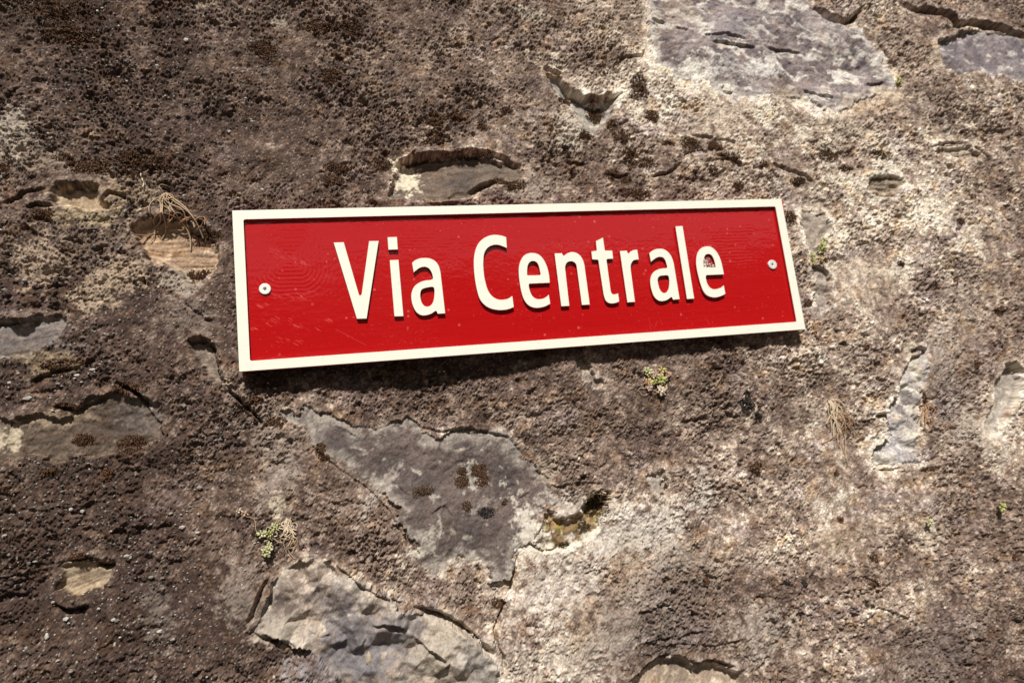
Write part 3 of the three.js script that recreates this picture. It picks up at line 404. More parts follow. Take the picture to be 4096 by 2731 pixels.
{ // pale grit and pebbles bedded in the mortar
  const L = new Lumps();
  for (let k = 0; k < 3600; k++) {
    const px = rnd() < 0.62 ? rr(0, 640) : rr(640, 2352), [x, y] = at(px, rr(0, 1568)); if (Math.abs(x) < .31 && Math.abs(y) < .083) continue;
    const z = heightAt(x, y); if (hitId >= 0 || fbm(x * 14, y * 14, 401, 2) < -0.12) continue;
    const r = rr(.0005, .001) + (rnd() < .08 ? .0008 : 0), v = .14 + .42 * rnd() ** 2; L.lump(x, y, z + r * .35, r * rr(.8, 1.5), r * rr(.7, 1.1), r, [v, v * .93, v * .84], .25);
  }
  part(wall, 'pale_grit', L.build(), lumpMat, 'pale grains of sand in the mortar', 'stuff');
  for (const [px, py, rx, ry] of [[525, 297, 4, 3.4], [358, 146, 5, 2.4], [288, 181, 3.6, 3], [538, 64, 4.4, 3.2], [578, 275, 4, 3], [576, 272, 3, 2.6], [1165, 106, 5, 8], [430, 100, 6, 5], [66, 915, 8, 5], [180, 863, 6, 3.4], [20, 878, 4, 3], [220, 852, 6, 3], [145, 1424, 7, 4.4], [98, 1466, 4, 8], [186, 1174, 5, 4], [418, 1210, 6, 4], [258, 1484, 3, 5], [258, 1424, 4, 3], [848, 1510, 7, 12], [1706, 1136, 5, 4], [1902, 1470, 6, 6], [1724, 1148, 4, 6]]) {
    const [x, y] = at(px, py), z = heightAt(x, y), P = new Lumps(), v = rr(.36, .56); P.lump(0, 0, 0, rx * PX * .8, ry * PX * .8, Math.min(rx, ry) * PX * .75, px === 848 ? [.4, .33, .24] : [v, v * .95, v * .87], .22);
    part(wall, 'pebble', P.build(), lumpMat).position.set(x, y, z + Math.min(rx, ry) * PX * .35);
  }
}

// ------------------------------------------------------------------ the street sign
{
  const M = 0.001, sign = new THREE.Group(); sign.position.set(0, SIGN_Y, 0);
  const W = 308.75, H = 80, IW = 298.8, IH = 70.6, DEPTH = 4;
  // paint: base colour with specks of dried water and scratches, and the waviness of the coat
  const TW = 2048, TH = 482, can = document.createElement('canvas'); can.width = TW; can.height = TH;
  const cx = can.getContext('2d'), S = TW / 604, cu = (x) => (x + 302) * S, cv = (y) => (71 - y) * S;
  cx.fillStyle = '#b31316'; cx.fillRect(0, 0, TW, TH);
  for (let k = 0; k < 2600; k++) { const y = rr(0, TH), x = rr(-200, TW); cx.fillStyle = rnd() < .5 ? `rgba(226,70,66,${rr(.01, .04)})` : `rgba(120,4,10,${rr(.01, .045)})`; cx.fillRect(x, y, rr(30, 420), rr(.6, 3.5)); }   // brush marks and uneven fading
  const onPanel = (sx, sy) => { const [x, y] = at(sx / 1.7415, sy / 1.7415, FRONT - DEPTH * M); return [x * 1000, y * 1000]; };
  const scratch = (x0, y0, x1, y1, w, a) => { cx.strokeStyle = `rgba(236,150,138,${a})`; cx.lineWidth = w; cx.beginPath(); cx.moveTo(cu(x0), cv(y0)); cx.lineTo(cu(x1), cv(y1)); cx.stroke(); };
  for (const [px, py, sp, n] of [[320, 890, 46, 12], [440, 830, 50, 9], [560, 830, 80, 14], [700, 800, 60, 9], [610, 560, 90, 12], [500, 500, 90, 10], [380, 1020, 70, 9], [262, 1080, 26, 10], [480, 1010, 70, 9], [590, 1060, 60, 12], [720, 1075, 50, 7], [830, 1010, 24, 8], [500, 1160, 80, 9], [600, 1185, 40, 8], [420, 470, 50, 6]])
    for (let k = 0; k < n; k++) {
      const a = 880 + (px + rr(-sp, sp)) / 1.96, b = 760 + (py + rr(-sp, sp) * 0.35) / 1.96, l = rr(6, 26), [x0, y0] = onPanel(a, b), [x1, y1] = onPanel(a + l, b + l * rr(.46, .66));
      scratch(x0, y0, x1, y1, rr(.6, 1.5), rr(.25, .6));
    }
  { const [x0, y0] = onPanel(1342, 1316), [x1, y1] = onPanel(1467, 1382); scratch(x0, y0, x1, y1, 1.2, .45); }
  for (const [a, b, c, d] of [[2595, 1270, 2604, 1322], [2630, 1280, 2616, 1316], [2640, 1276, 2650, 1300], [2820, 1270, 2840, 1300]]) { const [x0, y0] = onPanel(a, b), [x1, y1] = onPanel(c, d); scratch(x0, y0, x1, y1, 2.2, .22); }
  const speck = (x, y, r, a) => { cx.beginPath(); cx.arc(cu(x), cv(y), r * S, 0, 6.3); cx.fillStyle = `rgba(240,170,165,${a * .45})`; cx.fill(); cx.strokeStyle = `rgba(250,205,200,${a})`; cx.lineWidth = Math.max(.5, r * S * .4); cx.stroke(); };
  for (let k = 0; k < 52; k++) { const y0 = rr(-62, 62), x0 = rr(-290, 280), n = 8 + rnd() * 26 | 0, len = rr(20, 90); for (let i = 0; i < n; i++) speck(x0 + rr(0, len), y0 + rr(-2.5, 2.5), rr(.12, .3), rr(.2, .55)); }
  for (let k = 0; k < 330; k++) speck(rr(-296, 296), rr(-68, 68), rr(.2, .5), rr(.2, .55));
  for (let k = 0; k < 60; k++) speck(rr(-290, 290), rr(-66, 66), rr(.6, 1.15), rr(.3, .55));
  const paintMap = new THREE.CanvasTexture(can); paintMap.colorSpace = THREE.SRGBColorSpace; paintMap.magFilter = THREE.LinearFilter;
  const bd = new Uint8Array(TW * TH * 4), ring = (x, y, rx, ry) => { const a = Math.max(0, Math.abs(x) - rx), b = Math.max(0, Math.abs(y) - ry); return Math.hypot(a, b) - Math.max(0, Math.min(rx - Math.abs(x), ry - Math.abs(y))); };
  const [rcx, rcy] = onPanel(1160, 1045), [r2x, r2y] = onPanel(1745, 930), [r3x, r3y] = onPanel(2925, 985);
  for (let j = 0; j < TH; j++) for (let i = 0; i < TW; i++) {
    const x = i / S - 302, y = j / S - 70.5;                    // DataTexture rows run upwards
    let h = 0.30 * fbm(x / 26, y / 16, 501, 2) + 0.16 * perlin(x / 5.5, y / 4, 503) + 0.07 * perlin(x / 2.6, y / 2.1, 505);
    const wob = 1.2 * perlin(x / 14, y / 14, 507);
    const d1 = ring(x - rcx, y - rcy - 4, 10, 12) + wob, d2 = ring(x - r2x, y - r2y, 50, 10) + wob, d3 = ring(x - r3x, y - r3y, 30, 14) + wob;
    h += 0.13 * Math.sin(d1 * 1.5) * (1 - smooth(18, 34, d1)) + 0.045 * Math.sin(d2 * 1.7) * (1 - smooth(6, 16, d2)) + 0.06 * Math.sin(d3 * 1.6) * (1 - smooth(6, 16, d3));
    const e = Math.min(IW - Math.abs(x), IH - Math.abs(y)); h += 1.2 * Math.exp(-e / 2.6);   // the coat creeps up at the frame
    const o = (j * TW + i) * 4; bd[o] = bd[o + 1] = bd[o + 2] = clamp(0.42 + 0.42 * h) * 255; bd[o + 3] = 255;
  }
  const bump = new THREE.DataTexture(bd, TW, TH, THREE.RGBAFormat); bump.magFilter = THREE.LinearFilter; bump.needsUpdate = true;
  const panelMat = new THREE.MeshPhysicalMaterial({ map: paintMap, roughness: 0.06, ior: 1.66, bumpMap: bump, bumpScale: 0.0006 });
  const redMat = new THREE.MeshPhysicalMaterial({ color: rgb(.47, .010, .008), roughness: 0.22 });
  const wc = document.createElement('canvas'); wc.width = 2048; wc.height = 540; const wx = wc.getContext('2d'); wx.fillStyle = '#ededdf'; wx.fillRect(0, 0, 2048, 540);
  for (let k = 0; k < 900; k++) { wx.fillStyle = rnd() < .5 ? `rgba(214,216,226,${rr(.05, .22)})` : `rgba(250,246,228,${rr(.1, .3)})`; wx.beginPath(); wx.ellipse(rr(0, 2048), rr(0, 540), rr(2, 26), rr(1, 8), rr(-.3, .3), 0, 6.3); wx.fill(); }   // chalky, slightly uneven enamel
  for (let k = 0; k < 260; k++) { const x = rr(0, 2048), y = rr(0, 540), l = rr(4, 26); wx.strokeStyle = `rgba(150,145,140,${rr(.08, .3)})`; wx.lineWidth = rr(.5, 1.1); wx.beginPath(); wx.moveTo(x, y); wx.lineTo(x + l, y + l * rr(-.2, .7)); wx.stroke(); }
  for (let k = 0; k < 300; k++) { wx.fillStyle = `rgba(120,104,90,${rr(.1, .45)})`; wx.beginPath(); wx.arc(rr(0, 2048), rr(0, 540), rr(.5, 1.6), 0, 6.3); wx.fill(); }
  const whiteMap = new THREE.CanvasTexture(wc); whiteMap.colorSpace = THREE.SRGBColorSpace; whiteMap.magFilter = THREE.LinearFilter; whiteMap.wrapS = whiteMap.wrapT = THREE.RepeatWrapping; whiteMap.repeat.set(1 / 620, 1 / 163); whiteMap.offset.set(.5, .5);   // these faces carry uv in millimetres
  const whiteMat = new THREE.MeshPhysicalMaterial({ map: whiteMap, roughness: 0.36 });

  const pz = (FRONT - DEPTH * M);
  const body = new THREE.BoxGeometry((W - .4) * 2 * M, (H - .4) * 2 * M, 6 * M); body.translate(0, 0, pz - 3.02 * M);
  part(sign, 'back_board', body, redMat);
  const pg = new THREE.PlaneGeometry(604 * M, 142 * M); pg.translate(0, 0, pz);
  part(sign, 'panel', pg, panelMat, 'glossy red painted panel, scratched and speckled');

  const roundRect = (s, w, h, r) => { s.moveTo(-w + r, -h); s.lineTo(w - r, -h); s.absarc(w - r, -h + r, r, -Math.PI / 2, 0); s.lineTo(w, h - r); s.absarc(w - r, h - r, r, 0, Math.PI / 2); s.lineTo(-w + r, h); s.absarc(-w + r, h - r, r, Math.PI / 2, Math.PI); s.lineTo(-w, -h + r); s.absarc(-w + r, -h + r, r, Math.PI, Math.PI * 1.5); return s; };
  const ext = (shape, depth, z, bevel = 0.12) => { const g = new THREE.ExtrudeGeometry(shape, { depth: depth - 2 * bevel, bevelEnabled: true, bevelThickness: bevel, bevelSize: bevel, bevelOffset: -bevel, bevelSegments: 2, curveSegments: 10 }); g.scale(M, M, M); g.translate(0, 0, z + bevel * M); return g; };
  const outer = new THREE.Shape([[-W + .3, -H + .3], [W - .3, -H + .3], [W - .3, H - 34], [W + 1.9, H - 1.6], [W - .2, H - .3], [-W + .3, H - .3]].map(([x, y]) => new THREE.Vector2(x, y)));
  outer.holes.push(roundRect(new THREE.Path(), IW, IH, 2));
  const frame = part(sign, 'frame', ext(outer, DEPTH - 0.6, pz + 0.01 * M, .05), redMat, 'raised frame with red sides');
  const face = roundRect(new THREE.Shape(), W, H, 0.8); face.holes.push(roundRect(new THREE.Path(), IW, IH, 2));
  part(frame, 'face', ext(face, 0.7, pz + (DEPTH - 0.7) * M), whiteMat, 'white face of the frame');

  // letters: outlines in millimetres from the sign's centre; a third number marks a corner
  const curve = (pts, target) => {
    const n = pts.length, out = [];
    for (let k = 0; k < n; k++) {
      const p0 = pts[(k + n - 1) % n], p1 = pts[k], p2 = pts[(k + 1) % n], p3 = pts[(k + 2) % n];
      if (p1[2] && p2[2]) { out.push(new THREE.Vector2(p1[0], p1[1])); continue; }
      const L = Math.hypot(p2[0] - p1[0], p2[1] - p1[1]), tan = (a, b, c) => { const l = Math.hypot(c[0] - a[0], c[1] - a[1]) || 1; return [(c[0] - a[0]) / l, (c[1] - a[1]) / l]; };
      const line = (a, b) => { const l = Math.hypot(b[0] - a[0], b[1] - a[1]) || 1; return [(b[0] - a[0]) / l, (b[1] - a[1]) / l]; };
      const t2 = p2[2] ? null : tan(p1, p2, p3), t1 = p1[2] ? null : tan(p0, p1, p2), d = line(p1, p2);
      const refl = (t) => { const k2 = 2 * (t[0] * d[0] + t[1] * d[1]); return [k2 * d[0] - t[0], k2 * d[1] - t[1]]; };
      const T1 = t1 ?? refl(t2), T2 = t2 ?? refl(t1), steps = Math.max(2, Math.min(6, L / 1.1 | 0));
      for (let s = 0; s < steps; s++) {
        const u = s / steps, a = 2 * u ** 3 - 3 * u * u + 1, b = u ** 3 - 2 * u * u + u, c = -2 * u ** 3 + 3 * u * u, e = u ** 3 - u * u;
        out.push(new THREE.Vector2(a * p1[0] + b * L * T1[0] + c * p2[0] + e * L * T2[0], a * p1[1] + b * L * T1[1] + c * p2[1] + e * L * T2[1]));
      }
    }
    target.setFromPoints(out); target.closePath?.(); return target;
  };
  const letterZ = pz - 0.2 * M;
  for (const [key, loops] of Object.entries(LETTERS)) {
    const hole = key !== 'i';
    const shapes = hole ? [curve(loops[0], new THREE.Shape())] : loops.map((l) => curve(l, new THREE.Shape()));
    if (hole) for (const l of loops.slice(1)) shapes[0].holes.push(curve(l, new THREE.Path()));
    const inset = ext(shapes, DEPTH + 0.2 - 0.45, letterZ, .05), top = ext(shapes, 0.5, pz + (DEPTH - 0.5) * M, .1);
    const m = part(sign, 'letter', inset, redMat, `raised letter ${key[0]}${key === 'e2' ? ' with its bowl half filled with dirt' : ''}`);
    part(m, 'face', top, whiteMat);
    if (key === 'e2') {                                         // crumbly filler left in the bowl
      const F = new Lumps();
      for (let k = 0; k < 150; k++) {
        const u = rr(0, 1), v = rnd(), w = 6.6 - 3.2 * v * v, x = 199 + (u * 2 - 1) * w, y = -0.4 + v * 13.5, low = 1 - smooth(0, 9, y + 0.4 + Math.abs(x - 195) * .0 + (x > 198 ? 1.5 : -3)), left = smooth(197.5, 194, x), t = Math.max(low, left * .8);
        const z = pz + (0.5 + 2.6 * t * rr(.6, 1)) * M, red = rnd() > .25 + t * .7; F.lump(x * M, y * M, z, rr(.6, 1.2) * M, rr(.5, 1) * M, rr(.5, .9) * M, red ? [rr(.3, .42), .05, .05] : shade([.78, .72, .63], rr(.75, 1)), .35);
      }
      part(m, 'filler', F.build(), lumpMat, 'crumbled white and red filler in the bowl of the letter');
    }
  }
  // screws
  const steel = new THREE.MeshPhysicalMaterial({ color: rgb(.80, .79, .75), roughness: 0.42, metalness: 0.25 }), socketDark = new THREE.MeshStandardMaterial({ color: rgb(.16, .12, .08), roughness: .9 });
  for (const [x, y, turn, dirty] of [[-282.4, -0.2, 0.2, 1], [282.6, 0, 0.5, 0]]) {
    const disc = new THREE.Shape(); disc.absarc(0, 0, 5.3, 0, Math.PI * 2);
    const star = new THREE.Path(), sp = []; for (let k = 0; k < 24; k++) { const a = k / 24 * Math.PI * 2, r = 1.75 + .45 * Math.cos(a * 6); sp.push(new THREE.Vector2(r * Math.cos(a), r * Math.sin(a))); } star.setFromPoints(sp); disc.holes.push(star);
    const g = new THREE.ExtrudeGeometry(disc, { depth: 0.9, bevelEnabled: true, bevelThickness: 0.55, bevelSize: 0.6, bevelOffset: -.35, bevelSegments: 4, curveSegments: 28 }); g.scale(M, M, M);
    const s = part(sign, 'screw', g, steel); s.position.set(x * M, y * M, pz + 0.5 * M); s.rotation.z = turn;
    const well = new THREE.CylinderGeometry(2.6 * M, 2.6 * M, .3 * M, 20); well.rotateX(Math.PI / 2); well.translate(0, 0, .1 * M);
    part(s, 'socket', well, socketDark);  // the floor of the star socket is one dark brown disc
    if (dirty) { const D = new Lumps(); for (let k = 0; k < 14; k++) D.lump(rr(-1.4, 1.4) * M, rr(-.6, 1.1) * M, rr(.5, 1.1) * M, rr(.4, .7) * M, rr(.3, .6) * M, rr(.3, .5) * M, shade([.2, .15, .1], rr(.6, 1.6)), .4); part(s, 'dirt', D.build(), lumpMat); }
  }
  tag(sign, 'street_sign', 'red street name sign with white frame and raised white letters, screwed to the wall', 'sign');
}

// ------------------------------------------------------------------ moss
const MOSS = [
  [123, 20, 62, 28], [167, 73, 42, 18], [107, 80, 12, 8], [607, 113, 27, 22], [734, 66, 38, 18], [760, 180, 20, 20], [320, 374, 45, 20], [213, 384, 36, 14], [367, 382, 30, 10], [147, 364, 15, 8], [13, 394, 14, 14], [103, 494, 15, 12], [764, 384, 18, 12], [767, 414, 20, 10],
  [808, 73, 24, 20], [1001, 275, 22, 18], [995, 313, 22, 22], [1051, 267, 22, 10], [1108, 290, 12, 10], [1165, 253, 14, 8], [1081, 348, 46, 7], [1181, 424, 24, 18], [1148, 417, 16, 12], [878, 377, 18, 14], [794, 384, 12, 9], [1305, 220, 17, 11], [1375, 250, 21, 24], [1411, 284, 12, 15], [1428, 314, 18, 16], [1348, 304, 14, 12], [1472, 200, 24, 28], [1502, 264, 18, 17], [1448, 360, 18, 24], [1488, 374, 22, 14], [1542, 327, 20, 8], [1408, 397, 15, 13], [1468, 444, 25, 13], [1432, 410, 14, 10], [858, 464, 14, 7], [1305, 350, 9, 9],
  [1589, 330, 24, 20], [1642, 337, 22, 13], [1672, 364, 15, 13], [1902, 357, 34, 15], [2022, 354, 22, 14], [1949, 384, 21, 8], [1836, 414, 22, 10], [1752, 380, 15, 9], [1822, 494, 17, 17], [1636, 397, 11, 9], [1696, 430, 16, 11], [2223, 300, 14, 9], [2346, 304, 10, 10], [2162, 344, 18, 7], [2206, 507, 14, 8],
  [467, 536, 28, 15], [450, 621, 23, 11], [143, 840, 30, 11], [300, 893, 25, 10], [157, 933, 20, 7], [193, 1007, 16, 12], [307, 1017, 25, 13], [620, 880, 24, 9], [590, 917, 12, 7], [634, 967, 18, 10], [737, 1033, 9, 14],
  [1856, 696, 11, 9], [1982, 797, 11, 6], [2303, 710, 18, 8], [2202, 643, 11, 8], [2066, 606, 10, 7], [2246, 837, 7, 11], [2129, 917, 6, 22], [243, 1088, 10, 9], [113, 1085, 12, 6], [180, 1275, 14, 7], [750, 1052, 10, 7],
  [1064, 1082, 9, 7, 'ring'], [1105, 1080, 16, 13, 'ring'], [1111, 1106, 15, 8, 'ring'], [1064, 1106, 14, 11, 'ring'], [1073, 1162, 9, 11, 'slate'], [971, 1128, 20, 9, 'slate'], [1161, 1152, 9, 6, 'slate'],
  [1375, 1158, 20, 28, 'hole'], [1348, 1210, 13, 10, 'hole'], [1298, 1250, 16, 5, 'hole'], [1270, 1200, 9, 4, 'hole'],
  [1148, 1385, 13, 10], [1532, 1112, 7, 7], [1939, 1192, 9, 5], [2009, 1278, 11, 8], [1999, 1335, 11, 7], [1619, 1332, 7, 6], [2330, 1278, 10, 8], [1742, 1072, 18, 11], [1929, 1085, 11, 7], [2136, 1075, 22, 4],
  [1709, 923, 15, 22, 'black'], [1118, 1178, 16, 11, 'black'], [1802, 1335, 8, 5, 'black'], [1846, 1338, 6, 6, 'black'], [1836, 1408, 6, 6, 'black'], [1742, 955, 8, 8, 'black'],
];
const MOSSY = {
  plain: [[.115, .052, .020], 'dark brown dry moss cushion growing on the sandy mortar', 'brown moss cushions on the mortar'],
  ring: [[.115, .055, .026], 'dark brown moss clump in the ring on the smooth grey stone under the sign', 'moss clumps in the ring on the slate'],
  slate: [[.105, .06, .03], 'small brown moss clump beside the moss ring on the smooth grey stone', 'moss clumps beside the ring'],
  hole: [[.085, .058, .018], 'olive brown moss growing in the earth-filled hollow below the sign', 'moss in the earth hollow'],
  black: [[.030, .024, .022], 'black lichen crust spot on the wall', 'black lichen spots'],
};
const BY = { 'big': 'the big bluish stone', 'corner': 'the grey stone under the mortar overhang', 'flap': 'the stone under a broken mortar flap', 'oval': 'the recessed oval stone above the sign', 'tan': 'the recessed tan stone', 'slot': 'the small slot-shaped hollow', 'edge': 'the bluish grey stone level with the sign', 'long': 'the long dark brown stone', 'layered': 'the small layered stone', 'slate': 'the large smooth grey stone under the sign', 'pale': 'the pale broken stone', 'tall': 'the tall whitish stone', 'far': 'the white stone in a deep hollow', 'by sign': 'the small grey stone next to the sign', 'by sign low': 'the small grey stone next to the sign', 'splinter': 'a splintered stone', 'foot': 'the warm pale stone below the hollow', 'chip': 'the pale chip of stone', 'wedge': 'the wedge of stone by the cracked corner', 'sliver': 'the thin sliver of stone', 'right': 'the layered stone', 'earth': 'the earth-filled hollow' };
function besides(x, y) {                // the landmark a cushion grows next to
  let best = 1e9, n = ''; for (const s of STONES) { const d = -inside(s, x, y); if (d < best) { best = d; n = s.n; } }
  return (best < 0.0 ? 'on ' : best < 0.05 ? 'beside ' : 'on mortar not far from ') + BY[n];
}
for (const [px, py, rx, ry, kind = 'plain'] of MOSS) {
  const [c, label0, group0] = MOSSY[kind], L = new Lumps(), [X0, Y0] = at(px, py), where = besides(X0, Y0), label = kind === 'plain' ? `${rx * ry > 420 ? 'large' : rx * ry > 190 ? 'middling' : 'small'} brown moss ${where}` : kind === 'black' ? `black lichen crust ${where}` : label0, group = kind === 'plain' || kind === 'black' ? label : group0, a = rx * PX, b = ry * PX, n = Math.min(3200, 120 + a * b * 3.14 / 0.33e-6 | 0), sd = px * 7 + py;
  for (let k = 0; k < n; k++) {
    const t = rr(0, 6.283), q = Math.sqrt(rnd()) * 1.45;
    const x = Math.cos(t) * q * a, y = Math.sin(t) * q * b; if ((kind === 'ring' ? 1.15 : 0.98) - q + (kind === 'ring' ? .7 : 1.15) * fbm((X0 + x) * 85, (Y0 + y) * 95, 603, 3) < 0) continue;
    const z = heightAt(X0 + x, Y0 + y), w = shade(c, rr(.25, 1.3));
    L.leaflet(x, y, z - .0006 + (1 - q * q) * .0012, rr(.0005, .0010), rr(.0011, .0022), w);
  }
  const m = new THREE.Mesh(L.build(), lumpMat); m.position.set(X0, SIGN_Y + Y0, 0);
  tag(m, kind === 'black' ? 'lichen_crust' : 'moss_cushion', label, kind === 'black' ? 'lichen' : 'moss', group);
}

// ------------------------------------------------------------------ plants and dry roots
const leafGeo = new THREE.SphereGeometry(1, 9, 7); leafGeo.scale(1, .62, .58);
const leafMats = {}; const leafMat = (k, c) => leafMats[k] ??= new THREE.MeshPhysicalMaterial({ color: rgb(...c), roughness: 0.5, transmission: 0 });
const LEAF = { green: [[.40, .40, .13], [.31, .33, .10], [.50, .47, .22]], pale: [[.50, .49, .27], [.43, .44, .22], [.58, .54, .34]], pink: [[.55, .33, .22], [.48, .27, .20], [.60, .42, .27]], gold: [[.60, .45, .18], [.52, .36, .15], [.55, .50, .22]], dry: [[.72, .60, .46], [.64, .50, .36], [.78, .68, .55]], rosy: [[.50, .34, .31], [.56, .42, .30], [.45, .28, .24]] };
const strawMat = new THREE.MeshStandardMaterial({ color: rgb(.50, .36, .23), roughness: .8 }), brownStraw = new THREE.MeshStandardMaterial({ color: rgb(.34, .19, .10), roughness: .85 }), paleStraw = new THREE.MeshStandardMaterial({ color: rgb(.62, .50, .36), roughness: .8 });
function strand(a, b, r, sag = 0.006, lift = 0.0015) {           // a root or stalk lying on the wall from a to b (wall metres)
  const n = 6, pts = [], wob = rr(-1, 1) * sag, w2 = rr(-1, 1) * sag * .6, dx = b[0] - a[0], dy = b[1] - a[1], l = Math.hypot(dx, dy) || 1;
  for (let k = 0; k <= n; k++) {
    const t = k / n, s = Math.sin(t * Math.PI) * wob + Math.sin(t * 6.283) * w2, x = a[0] + dx * t - dy / l * s, y = a[1] + dy * t + dx / l * s;
    let z = -1; for (const [u, v] of [[0, 0], [.002, 0], [-.002, 0], [0, .002], [0, -.002]]) z = Math.max(z, heightAt(x + u, y + v));
    pts.push(new THREE.Vector3(x, y, z + lift * (k === 0 ? 0 : rr(.3, 1.2))));
  }
  return new THREE.TubeGeometry(new THREE.CatmullRomCurve3(pts), 14, r, 5);
}
function roots(parent, name, mat, start, ends, r, sag, spread = 4) {
  const g = ends.map(([x, y]) => strand(at(start[0] + rr(-spread, spread), start[1] + rr(-spread, spread) * .5), at(x, y), r * rr(.6, 1.25), sag));
  const m = part(parent, name, mergeGeometries(g), mat, undefined, g.length > 20 ? 'stuff' : undefined); return m;
}
function shoot(parent, px, py, R, kind, n, dir = -1.57) {        // one shoot: a short stem with its fleshy leaves
  const [x, y] = at(px, py), z = heightAt(x, y) + 0.002, r = R * PX, st = new THREE.CapsuleGeometry(.0006, r * .9, 3, 6); st.rotateX(Math.PI / 2.4);
  const s = part(parent, 'shoot', st, leafMat('stem', [.38, .32, .14])); s.position.set(x, y, z + r * .3);
  for (let k = 0; k < n; k++) {
    const a = k * 2.4, q = Math.sqrt((k + .5) / n), l = part(s, 'leaf', leafGeo, leafMat(kind + (k % 3), LEAF[kind][k % 3])), ln = r * rr(.30, .44);
    l.position.set(Math.cos(a) * q * r * .8 + rr(-.1, .1) * r, Math.sin(a) * q * r * .8 + rr(-.1, .1) * r, r * (.55 - .5 * q) + rr(0, .2) * r);
    l.scale.setScalar(ln); l.rotation.set(rr(-.5, .5), -(1 - q) * 1.1 + rr(-.3, .3), a + rr(-.3, .3)); l.rotation.order = 'ZYX';
  }
}
const plant = () => { const g = new THREE.Group(); g.position.set(0, SIGN_Y, 0); return g; };
const from = (x0, y0, k) => (x, y) => [(x0 + x * k) / 1.7415, (y0 + y * k) / 1.7415];
{ // stonecrop under the sign
  const g = plant(), q = from(2500, 1400, .12755), sh = (x, y, R, k, n) => shoot(g, ...q(x, y), R * .12755 / 1.7415, k, n);
  sh(690, 690, 135, 'pale', 16); sh(890, 780, 120, 'rosy', 14); sh(1130, 640, 110, 'gold', 10); sh(1285, 770, 95, 'pink', 9); sh(1090, 930, 140, 'green', 16); sh(750, 1030, 110, 'gold', 12); sh(605, 965, 85, 'pink', 8); sh(740, 1190, 100, 'rosy', 10); sh(905, 985, 90, 'green', 10); sh(1065, 690, 60, 'pale', 6); sh(1100, 1255, 135, 'dry', 16); sh(1240, 1165, 75, 'dry', 8); sh(1060, 830, 80, 'pink', 8); sh(1170, 1350, 70, 'dry', 7);
  roots(g, 'stalk', strawMat, q(690, 1110), [q(480, 1180), q(400, 1280)], .0003, .004); part(g, 'stalk', strand(at(...q(400, 1250)), at(...q(1120, 1430)), .0003, .02), strawMat); part(g, 'stalk', strand(at(...q(790, 1270)), at(...q(1000, 1390)), .0003, .004), strawMat);
  tag(g, 'stonecrop', 'small pink and green stonecrop growing on the mortar just under the red sign', 'plant', 'stonecrop plants');
}
{ // stonecrop beside the sign
  const g = plant(), q = from(3180, 920, .204), sh = (x, y, R, k, n) => shoot(g, ...q(x, y), R * .204 / 1.7415, k, n);
  sh(520, 245, 80, 'pale', 10); sh(470, 350, 85, 'green', 12); sh(440, 430, 60, 'pale', 8); sh(350, 510, 75, 'green', 9); sh(330, 630, 45, 'green', 4); sh(460, 610, 45, 'green', 5);
  roots(g, 'root', strawMat, q(480, 500), [q(400, 650), q(560, 680), q(660, 580), q(250, 640), q(470, 690), q(530, 640), q(600, 540), q(240, 510)], .00055, .006);
  tag(g, 'stonecrop', 'green stonecrop in a crevice between two grey stones next to the sign', 'plant', 'stonecrop plants');
}
{ // stonecrop with the bunch of bare roots
  const g = plant(), q = from(1000, 2020, .15306), sh = (x, y, R, k, n) => shoot(g, ...q(x, y), R * .15306 / 1.7415, k, n);
  sh(735, 455, 55, 'green', 6); sh(635, 555, 80, 'pale', 9); sh(320, 745, 85, 'pale', 10); sh(540, 720, 75, 'green', 9); sh(530, 1040, 75, 'pale', 8); sh(460, 1180, 110, 'pale', 13); sh(690, 610, 60, 'green', 6);
  roots(g, 'root', paleStraw, q(1020, 350), [q(800, 830), q(930, 800), q(1010, 700), q(960, 820), q(1240, 560), q(1130, 700), q(870, 780), q(700, 560), q(1200, 760), q(1060, 840), q(1230, 640), q(900, 940), q(1160, 840), q(780, 560)], .00055, .006, 6);
  roots(g, 'root', strawMat, q(1100, 800), [q(1110, 1230), q(990, 1100), q(860, 1240), q(940, 1360), q(1200, 1000), q(1160, 1140), q(1180, 1380), q(840, 980)], .0003, .006, 10);
  roots(g, 'stalk', paleStraw, q(640, 600), [q(420, 690), q(370, 930), q(470, 900), q(600, 900), q(720, 640)], .0005, .006, 5); part(g, 'stalk', strand(at(...q(460, 990)), at(...q(850, 960)), .0003, .004), strawMat);
  part(g, 'flower_stalk', strand(at(...q(250, 770)), at(565, 1186), .00028, .006), strawMat);
  shoot(g, 548, 1172, 5, 'dry', 6); shoot(g, 562, 1178, 6, 'pink', 6);
  tag(g, 'stonecrop', 'pale green stonecrop with a bunch of bare straw-coloured roots above the pale broken stone', 'plant', 'stonecrop plants');
}
for (const [px, py, R, k, label] of [[2060, 187, 8, 'green', 'tiny bright green stonecrop at the end of the big pale bluish stone'], [2297, 1163, 10, 'green', 'tiny green stonecrop alone on the pale brown mortar'], [2126, 1197, 8, 'pale', 'tiny yellowish stonecrop above a pale patch of mortar']]) {
  const g = plant(); shoot(g, px, py, R, k, 9); shoot(g, px + R * .5, py + R * .6, R * .7, k, 6); tag(g, 'stonecrop', label, 'plant', 'stonecrop plants');
}
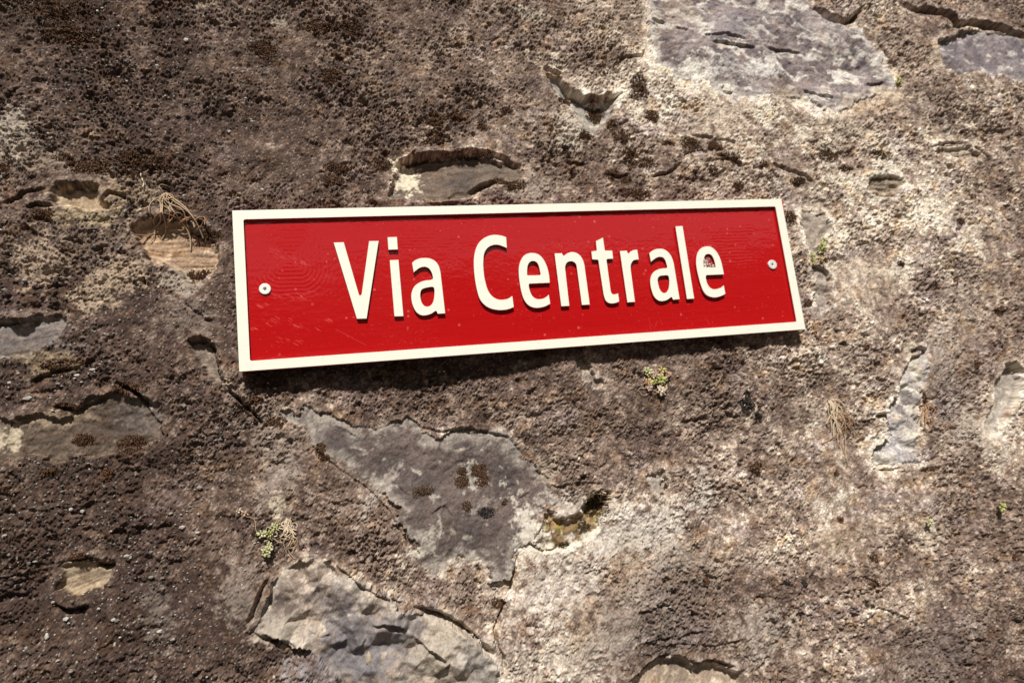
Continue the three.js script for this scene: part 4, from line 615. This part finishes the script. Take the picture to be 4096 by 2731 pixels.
{ // dry root tufts
  let g = plant(), q = from(3260, 1560, .1914);
  roots(g, 'root', paleStraw, q(380, 190), [[300, 700], [430, 600], [480, 700], [560, 760], [520, 860], [440, 960], [620, 620], [700, 480], [400, 820], [340, 560], [460, 480], [560, 560], [590, 900]].map((p) => q(...p)), .0007, .006, 7);
  roots(g, 'root', strawMat, q(440, 420), [[210, 1100], [600, 1240], [650, 1500], [830, 1050], [1010, 1000], [880, 770], [560, 1330], [720, 1520], [960, 1300], [1030, 1070], [200, 370], [660, 330], [500, 1150], [690, 1350]].map((p) => q(...p)), .00042, .008, 16);
  roots(g, 'root', brownStraw, q(520, 480), [[330, 760], [500, 1000], [760, 760], [700, 900], [560, 940], [800, 700]].map((p) => q(...p)), .0006, .008, 20);
  tag(g, 'dry_roots', 'matted bunch of straw-coloured roots hanging on the pale mortar near the tall whitish stone', 'roots', 'dry root tufts');
  g = plant(); roots(g, 'root', brownStraw, [2132, 930], [[2116, 960], [2126, 972], [2140, 968], [2148, 952], [2138, 985], [2112, 948], [2124, 984], [2144, 976], [2120, 940]], .0008, .008, 6);
  roots(g, 'root', strawMat, [2130, 938], [[2118, 972], [2140, 958], [2130, 986]], .0007, .008, 5);
  tag(g, 'dry_roots', 'reddish brown curled dry leaves and roots beside the tall whitish stone', 'roots', 'dry root tufts');
  g = plant(); q = from(3120, 1240, .0765); roots(g, 'root', paleStraw, q(1480, 620), [[1330, 820], [1680, 600], [1400, 980], [1680, 900], [1620, 700]].map((p) => q(...p)), .0010, .003, 3);
  roots(g, 'root', brownStraw, q(1720, 800), [[1900, 1000], [1650, 1200], [1950, 920], [1980, 1520], [1560, 1230], [1800, 1180]].map((p) => q(...p)), .0007, .005, 4);
  tag(g, 'dry_roots', 'dry curled leaf and thin roots at the corner of the white frame', 'roots', 'dry root tufts');
  g = plant(); roots(g, 'root', strawMat, [380, 446], [[372, 470], [388, 500], [352, 516], [420, 512], [445, 520], [376, 480], [396, 490], [410, 500], [340, 548], [366, 540], [462, 540], [430, 566], [384, 426]], .0006, .008, 5);
  roots(g, 'root', brownStraw, [430, 500], [[372, 510], [450, 524], [400, 520], [470, 516], [350, 520], [420, 530], [310, 540]], .0006, .008, 14);
  tag(g, 'dry_roots', 'brown fibrous roots trailing over the tan recessed stone', 'roots', 'dry root tufts');
  g = plant(); roots(g, 'root', paleStraw, [1388, 1138], [[1398, 1152], [1404, 1142], [1372, 1132], [1410, 1136], [1394, 1158], [1424, 1134], [1380, 1126]], .0006, .003, 4);
  tag(g, 'dry_roots', 'pale dry straws at the rim of the earth-filled hollow', 'roots', 'dry root tufts');
  g = plant(); roots(g, 'root', paleStraw, [524, 880], [[518, 888], [532, 876], [536, 884], [520, 872]], .0005, .003, 2);
  tag(g, 'dry_roots', 'tiny pale root tuft in the crack below the corner of the sign', 'roots', 'dry root tufts');
  g = plant(); part(g, 'straw', strand(at(325, 400), at(330, 434), .0007, .002), paleStraw); tag(g, 'straw', 'single pale straw on the mortar above the recessed tan stones', 'straw');
}

renderer.render(scene, camera);
